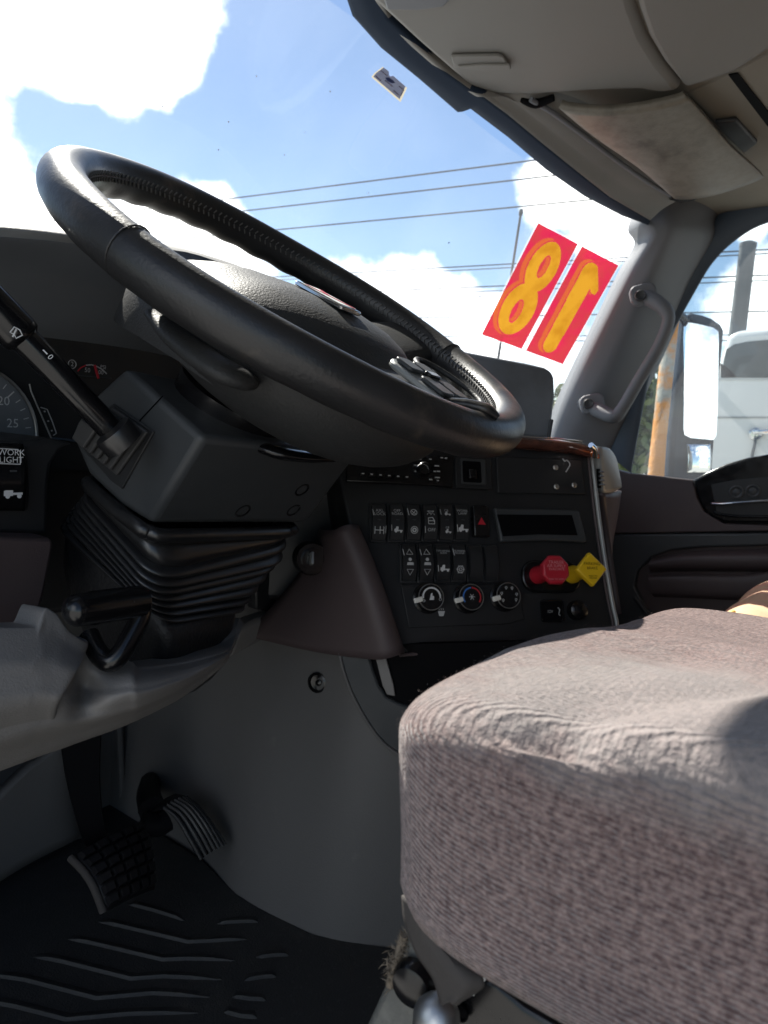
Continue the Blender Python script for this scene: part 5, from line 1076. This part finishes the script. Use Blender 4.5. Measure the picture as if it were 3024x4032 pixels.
# ================================================================== driver seat
def cushion(name, x0, x1, y0, y1, z0, z1, rc, re, m, parent, crown=.012, wrinkle=.002, nu=120, nv=60, lift=None, uvs=True):
    """soft box: plan outline superellipse swept over a rounded side profile"""
    cx, cy_ = (x0+x1)/2, (y0+y1)/2; hx_, hy_ = (x1-x0)/2, (y1-y0)/2
    prof = [(.0, 1.)]+[(s, 1.) for s in np.linspace(.08, .80, 12)]
    for a in np.linspace(8, 90, 12): prof.append((1-re/hx_*(1-math.sin(math.radians(a))), 1-re/(z1-z0)*(1-math.cos(math.radians(a)))))
    for h in np.linspace(1-re/(z1-z0), .0, 14)[1:]: prof.append((1-.012*(1-h)**2-.02*max(0, .12-h)*4, h))
    prof.append((.85, -.02)); 
    vs2, F, UV = [], [], []
    cum = 0; last = None
    for i, (s, h) in enumerate(prof):
        if last is not None: cum += math.hypot((s-last[0])*hx_, (h-last[1])*(z1-z0))
        last = (s, h)
        for k in range(nu):
            t = 2*math.pi*k/nu; c_, s_ = math.cos(t), math.sin(t); e_ = 14.0; q_ = (abs(c_)**e_+abs(s_)**e_)**(-1/e_)
            x, y = cx+s*hx_*c_*q_, cy_+s*hy_*s_*q_
            u_ = (x-cx)/hx_; v_ = (y-cy_)/hy_
            z = z0+(z1-z0)*h+crown*(1-u_*u_)*(1-v_*v_)*max(h, 0)
            if lift is not None: z += lift(u_, v_)*max(h, 0)
            wz = wrinkle*(math.sin(31*x+18*y)+.7*math.sin(55*y-23*x+40*z)+.6*math.sin(70*z+20*y))*(.3+.7*(h > .02))
            if uvs == 2:
                wz += .0022*math.sin(26*(.75*y+1.9*z)+3*math.sin(9*y))*(h < .97)+.0020*math.sin(34*(.9*x+.55*y)+2*math.sin(12*x))*(h > .97)-.0045*math.exp(-((y+.43+.35*(x+.6))/.012)**2)*(h > .9)-.004*math.exp(-((y+.50+.5*(x+.5))/.014)**2)*(h > .9)
            vs2.append(V(x+wz*.6*c_, y+wz*.6*s_, z+wz*.5)); UV.append((y, x-z))
    n = len(prof)
    for i in range(n-1):
        for k in range(nu): F.append((i*nu+k, i*nu+(k+1) % nu, (i+1)*nu+(k+1) % nu, (i+1)*nu+k))
    F.append(tuple((n-1)*nu+k for k in range(nu)))
    o = add(name, vs2, F, m, parent, smooth=80); me = o.data
    if len(me.vertices) == len(UV):
        ul = me.uv_layers.new(name='UVMap')
        for li, lp in enumerate(me.loops): ul.data[li].uv = UV[lp.vertex_index]
    return o
ds = thing('driver_seat', 'driver seat with mauve grey knitted cushion cover', 'seat', V(-.49, -.57, 0))
SXL = -.776
def seat_lift(u, v): # raised left bolster, slight fall to the right and at the front edge
    b = math.exp(-((u+1)/.45)**2)
    return .024*b*min(1, max(0, (1-v)/.5))-.026*min(1, max(0, (u+.55)/1.0))-.010*max(0, u)
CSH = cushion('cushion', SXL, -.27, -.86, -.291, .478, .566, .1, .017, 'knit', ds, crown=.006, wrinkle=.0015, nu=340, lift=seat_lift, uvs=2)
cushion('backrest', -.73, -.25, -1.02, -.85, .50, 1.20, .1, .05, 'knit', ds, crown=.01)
sx = lambda x, y, X=SXL+.02: onx(x, y, X-.036)
prism('side_bracket', [sx(x, y, -.69) for x, y in [(1610, 3600), (1580, 3700), (1560, 3790), (1500, 3900), (1440, 4032), (1400, 4200), (1660, 4200), (1680, 4032), (1740, 3880), (1720, 3800), (1660, 3700)]], (.012, 0, 0), 'seat_metal', ds, bevel=.004, bseg=3)
lathe('bolt', sx(1632, 3868, -.694), (-1, -.1, 0), [(.0105, -.002), (.0105, .001), (.009, .0045), (.005, .0062), (.001, .0066)], 'gloss_black', ds)
sheet('strap', [[sx(1596, 3520, -.712), sx(1606, 3620, -.712), sx(1648, 3740, -.712), (sx(1712, 3836, -.712)), sx(1740, 3920, -.71), sx(1756, 3948, -.71)], [sx(1640, 3560, -.716), sx(1668, 3640, -.717), sx(1720, 3730, -.717), sx(1784, 3810, -.717), sx(1824, 3880, -.716), sx(1790, 3940, -.714)], [sx(1680, 3600, -.712), sx(1740, 3690, -.712), sx(1810, 3776, -.712), sx(1880, 3840, -.712), sx(1900, 3868, -.711), sx(1800, 3930, -.71)]], 'strap', ds, ku=5, kv=5, solid=-.002)
prism('base_plate', [sx(x, y, -.685) for x, y in [(1700, 4060), (1740, 3960), (1800, 3900), (1900, 3840), (1960, 3870), (2060, 3960), (2300, 4100), (2300, 4300), (1700, 4300)]], (.02, 0, 0), 'gloss_black', ds, bevel=.004, bseg=3)
prism('worn_patch', [sx(x, y, -.6865) for x, y in [(1806, 3908), (1850, 3876), (1884, 3862), (1904, 3846), (1910, 3862), (1880, 3900), (1866, 3922), (1840, 3914)]], (.001, 0, 0), 'worn_white', ds, smooth=0)
lathe('adjuster_hole', sx(1813, 3984, -.687), (-1, 0, 0), [(.0042, 0), (.0042, .001), (.0035, .001), (.003, -.001)], 'pit_black', ds, seg=16)
tube('adjuster_lever', [sx(1690, 4080, -.70), sx(1720, 4010, -.705), sx(1756, 3985, -.70)], [.008, .0105, .008], 'satin_metal', ds, k=5, seg=14)
tube('suspension_tube', [sx(1920, 3880, -.672), sx(1990, 3960, -.668), sx(2120, 4040, -.665), sx(2300, 4120, -.66)], .009, 'gloss_black', ds, k=5, seg=16)
prism('foam_tag', [sx(x, y, -.7125) for x, y in [(1812, 3806), (1836, 3802), (1872, 3826), (1830, 3824)]], (.001, 0, 0), 'orange_foam', ds, smooth=0)
fz = []
for k in range(420): # frayed cord hanging at the corner
    t = rng.random(); c = sx(1590-t*60+10*math.sin(9*t), 3690+t*190, -.69)+rng.normal(size=3)*.0016; d_ = unit(rng.normal(size=3)); q_ = unit(np.cross(d_, rng.normal(size=3)))
    fz.append((np.array([c-d_*.003, c+q_*.0006, c+d_*.003]), [(0, 1, 2)]))
fr2 = joined('frayed_cord', fz, 'frayed', ds, smooth=0); fr2['kind'] = 'stuff'
tube('cord_core', [sx(1592, 3680, -.69), sx(1576, 3740, -.69), sx(1556, 3810, -.69), sx(1536, 3880, -.69)], .0022, 'frayed', ds, seg=8)
hb = [] # lint and fluff standing off the knitted cover
cv_ = np.array([tuple(v.co) for v in CSH.data.vertices])+WLOC[CSH.name]; cn_ = np.array([tuple(v.normal) for v in CSH.data.vertices])
ok_ = np.where((cv_[:, 2] > .53) & (cv_[:, 1] > -.62))[0]
for k in rng.choice(ok_, 5200):
    c = cv_[k]+rng.normal(size=3)*.004*(1-np.abs(cn_[k])); d_ = unit(cn_[k]*.8+rng.normal(size=3)*.7); q_ = unit(np.cross(d_, rng.normal(size=3))); ln = .0005+.0012*rng.random()**2
    hb.append((np.array([c-q_*.00009, c+q_*.00009, c+d_*ln]), [(0, 1, 2)]))
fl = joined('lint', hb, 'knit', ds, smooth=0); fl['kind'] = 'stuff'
box('seat_box', V(-.49, -.56, .31), I3, (.36, .50, .24), 'gloss_black', ds, bevel=.02)
box('seat_base', V(-.49, -.56, .10), I3, (.42, .50, .20), 'black_plastic', ds, bevel=.02)
# ---- passenger seat
psn = thing('passenger_seat', 'tan cloth passenger seat with yellow piping, sunlit beyond the driver cushion', 'seat', V(.55, -.4, 0))
cushion('cushion', .12, .72, -.95, -.225, .33, .418, .1, .05, 'tan_fabric', psn, crown=.014, wrinkle=.002, nu=120, lift=lambda u, v: .010*math.exp(-((v-.82)/.10)**2))
cushion('backrest', .12, .72, -1.10, -.93, .42, 1.15, .1, .05, 'tan_fabric', psn, crown=.01)
tube('piping', [dep(2868, 2452, 1.135), dep(2862, 2434, 1.13), dep(2880, 2420, 1.128), dep(2894, 2412, 1.128)], .006, 'yellow_piping', psn, seg=8)
box('seat_box', V(.42, -.56, .165), I3, (.45, .50, .33), 'black_plastic', psn, bevel=.02)
# ================================================================== stickers on the glass
def decal(name, label, cat, px, group=None):
    P = [on_glass(*p)[0] for p in px]; c = np.mean(P, 0); return thing(name, label, cat, c, group), P
q = [(2118, 870), (2442, 1042), (2217, 1440), (1890, 1320)]
G = [on_glass(*p)[0] for p in q]; gn = unit(np.cross(G[1]-G[0], G[3]-G[0])); gn = gn if gn@(CAM-G[0]) > 0 else -gn
G = [g_+gn*.012 for g_ in G]; gctr = sum(G)/4; gpl = lambda x, y, h=0.: hit(x, y, gctr+gn*h, gn)
H4 = [gpl(*p) for p in q]
def bil(u, v, h=0): p = (H4[0]*(1-u)+H4[1]*u)*(1-v)+(H4[3]*(1-u)+H4[2]*u)*v; return p+gn*h
def in_poly(U, V_, poly):
    ins = np.zeros(U.shape, bool); n = len(poly)
    for i in range(n):
        x1, y1 = poly[i]; x2, y2 = poly[(i+1) % n]
        c = ((y1 > V_) != (y2 > V_)) & (U < (x2-x1)*(V_-y1)/(y2-y1+1e-12)+x1); ins ^= c
    return ins
def eight(U, V_, off, g_):
    e = lambda cu, cv, ru, rv: ((U-cu-off)/ru)**2+((V_-cv)/rv)**2 < 1
    return (e(.262, .295, .150+g_, .215+g_) | e(.235, .68, .172+g_, .232+g_)) & ~e(.268, .285, .044-g_*.5, .098-g_) & ~e(.228, .70, .050-g_*.5, .108-g_)
def one(U, V_, off, g_):
    half = lambda a0, a1, cu, cv, ru, rv, k=9: [(cu+ru*math.cos(math.radians(a0+(a1-a0)*i/k)), cv+rv*math.sin(math.radians(a0+(a1-a0)*i/k))) for i in range(k+1)]
    P = half(180, 300, .735, .16, .085+g_, .075+g_)+[(.79+g_, .10-g_), (.90+g_, .235), (.925+g_, .27), (.915+g_, .315+g_), (.875, .315+g_), (.83+g_, .285), (.825+g_, .85)]+half(0, 180, .745, .86, .08+g_, .075+g_)
    return in_poly(U-off, V_, P)
def card(label, u0, u1, fn):
    t = thing('number_sticker', label, 'sticker', bil((u0+u1)/2, .5))
    add('clear_edge', [bil(u, v, -.0012) for u, v in ((u0, 0), (u1, 0), (u1, 1), (u0, 1))], [(0, 1, 2, 3)], 'film_clear', t, smooth=0)
    nu_, nv_ = 90, 220; us, vs2 = np.linspace(u0+.012, u1-.012, nu_+1), np.linspace(.012, .988, nv_+1)
    P = np.array([[bil(u, v) for u in us] for v in vs2]).reshape(-1, 3)
    U, V_ = np.meshgrid((us[1:]+us[:-1])/2, (vs2[1:]+vs2[:-1])/2)
    yel = fn(U, V_, 0., 0.); org_ = fn(U, V_, -.032, .012) & ~yel & ~fn(U, V_, 0., .012) | (fn(U, V_, -.045, .014) & ~fn(U, V_, -.034, .010) & ~fn(U, V_, 0, .012))
    for nm, msk, m in (('red_field', ~yel & ~org_, 'film_red'), ('numeral', yel, 'film_yellow'), ('numeral_shadow', org_, 'film_orange')):
        ii, jj = np.nonzero(msk); a = ii*(nu_+1)+jj; ids = np.unique(np.concatenate([a, a+1, a+nu_+1, a+nu_+2])); mp_ = np.zeros(len(P), int); mp_[ids] = np.arange(len(ids))
        add(nm, P[ids], [(mp_[k], mp_[k+1], mp_[k+nu_+2], mp_[k+nu_+1]) for k in a], m, t, smooth=0)
    return t
s8 = card('red windshield sticker with a reversed yellow numeral eight', 0, .487, eight); s1 = card('red windshield sticker with a reversed yellow numeral one', .513, 1, one)
# small service sticker
q2 = [(1462, 303), (1474, 288), (1507, 263), (1530, 280), (1532, 296), (1537, 301), (1548, 298), (1603, 346), (1577, 402)]
G2 = [on_glass(*p)[0] for p in (q2[0], q2[2], q2[7], q2[8])]; g2n = unit(np.cross(G2[1]-G2[0], G2[3]-G2[0])); g2n = g2n if g2n@(CAM-G2[0]) > 0 else -g2n
g2c = sum(G2)/4+g2n*.008; sp_ = lambda x, y, h=0.: hit(x, y, g2c+g2n*h, g2n)
ss = thing('service_sticker', 'small torn slate blue sticker with cream edge near the windshield header', 'sticker', g2c)
add('backing', [sp_(*p) for p in q2], [tuple(range(len(q2)))], 'film_cream', ss, smooth=0)
cq = np.mean(np.array(q2), 0); inn = [tuple(cq+(np.array(p)-cq)*.90+np.array((1, -2))) for p in q2]
add('print_field', [sp_(*p, .0005) for p in inn], [tuple(range(len(inn)))], 'film_slate', ss, smooth=0)
for a, b in (((1500, 278), (1524, 298)), ((1516, 316), (1546, 340)), ((1572, 340), (1590, 354)), ((1590, 354), (1578, 378)), ((1550, 356), (1570, 374)), ((1480, 300), (1500, 318))):
    tube('print_line', [sp_(*a, .0008), sp_(*b, .0008)], .0009, 'film_pale', ss, k=1, seg=5)
prism('print_block', [sp_(x, y, .001) for x, y in [(1516, 306), (1530, 304), (1548, 316), (1556, 326), (1540, 328), (1524, 318)]], g2n*.0002, 'film_slate', ss, smooth=0)
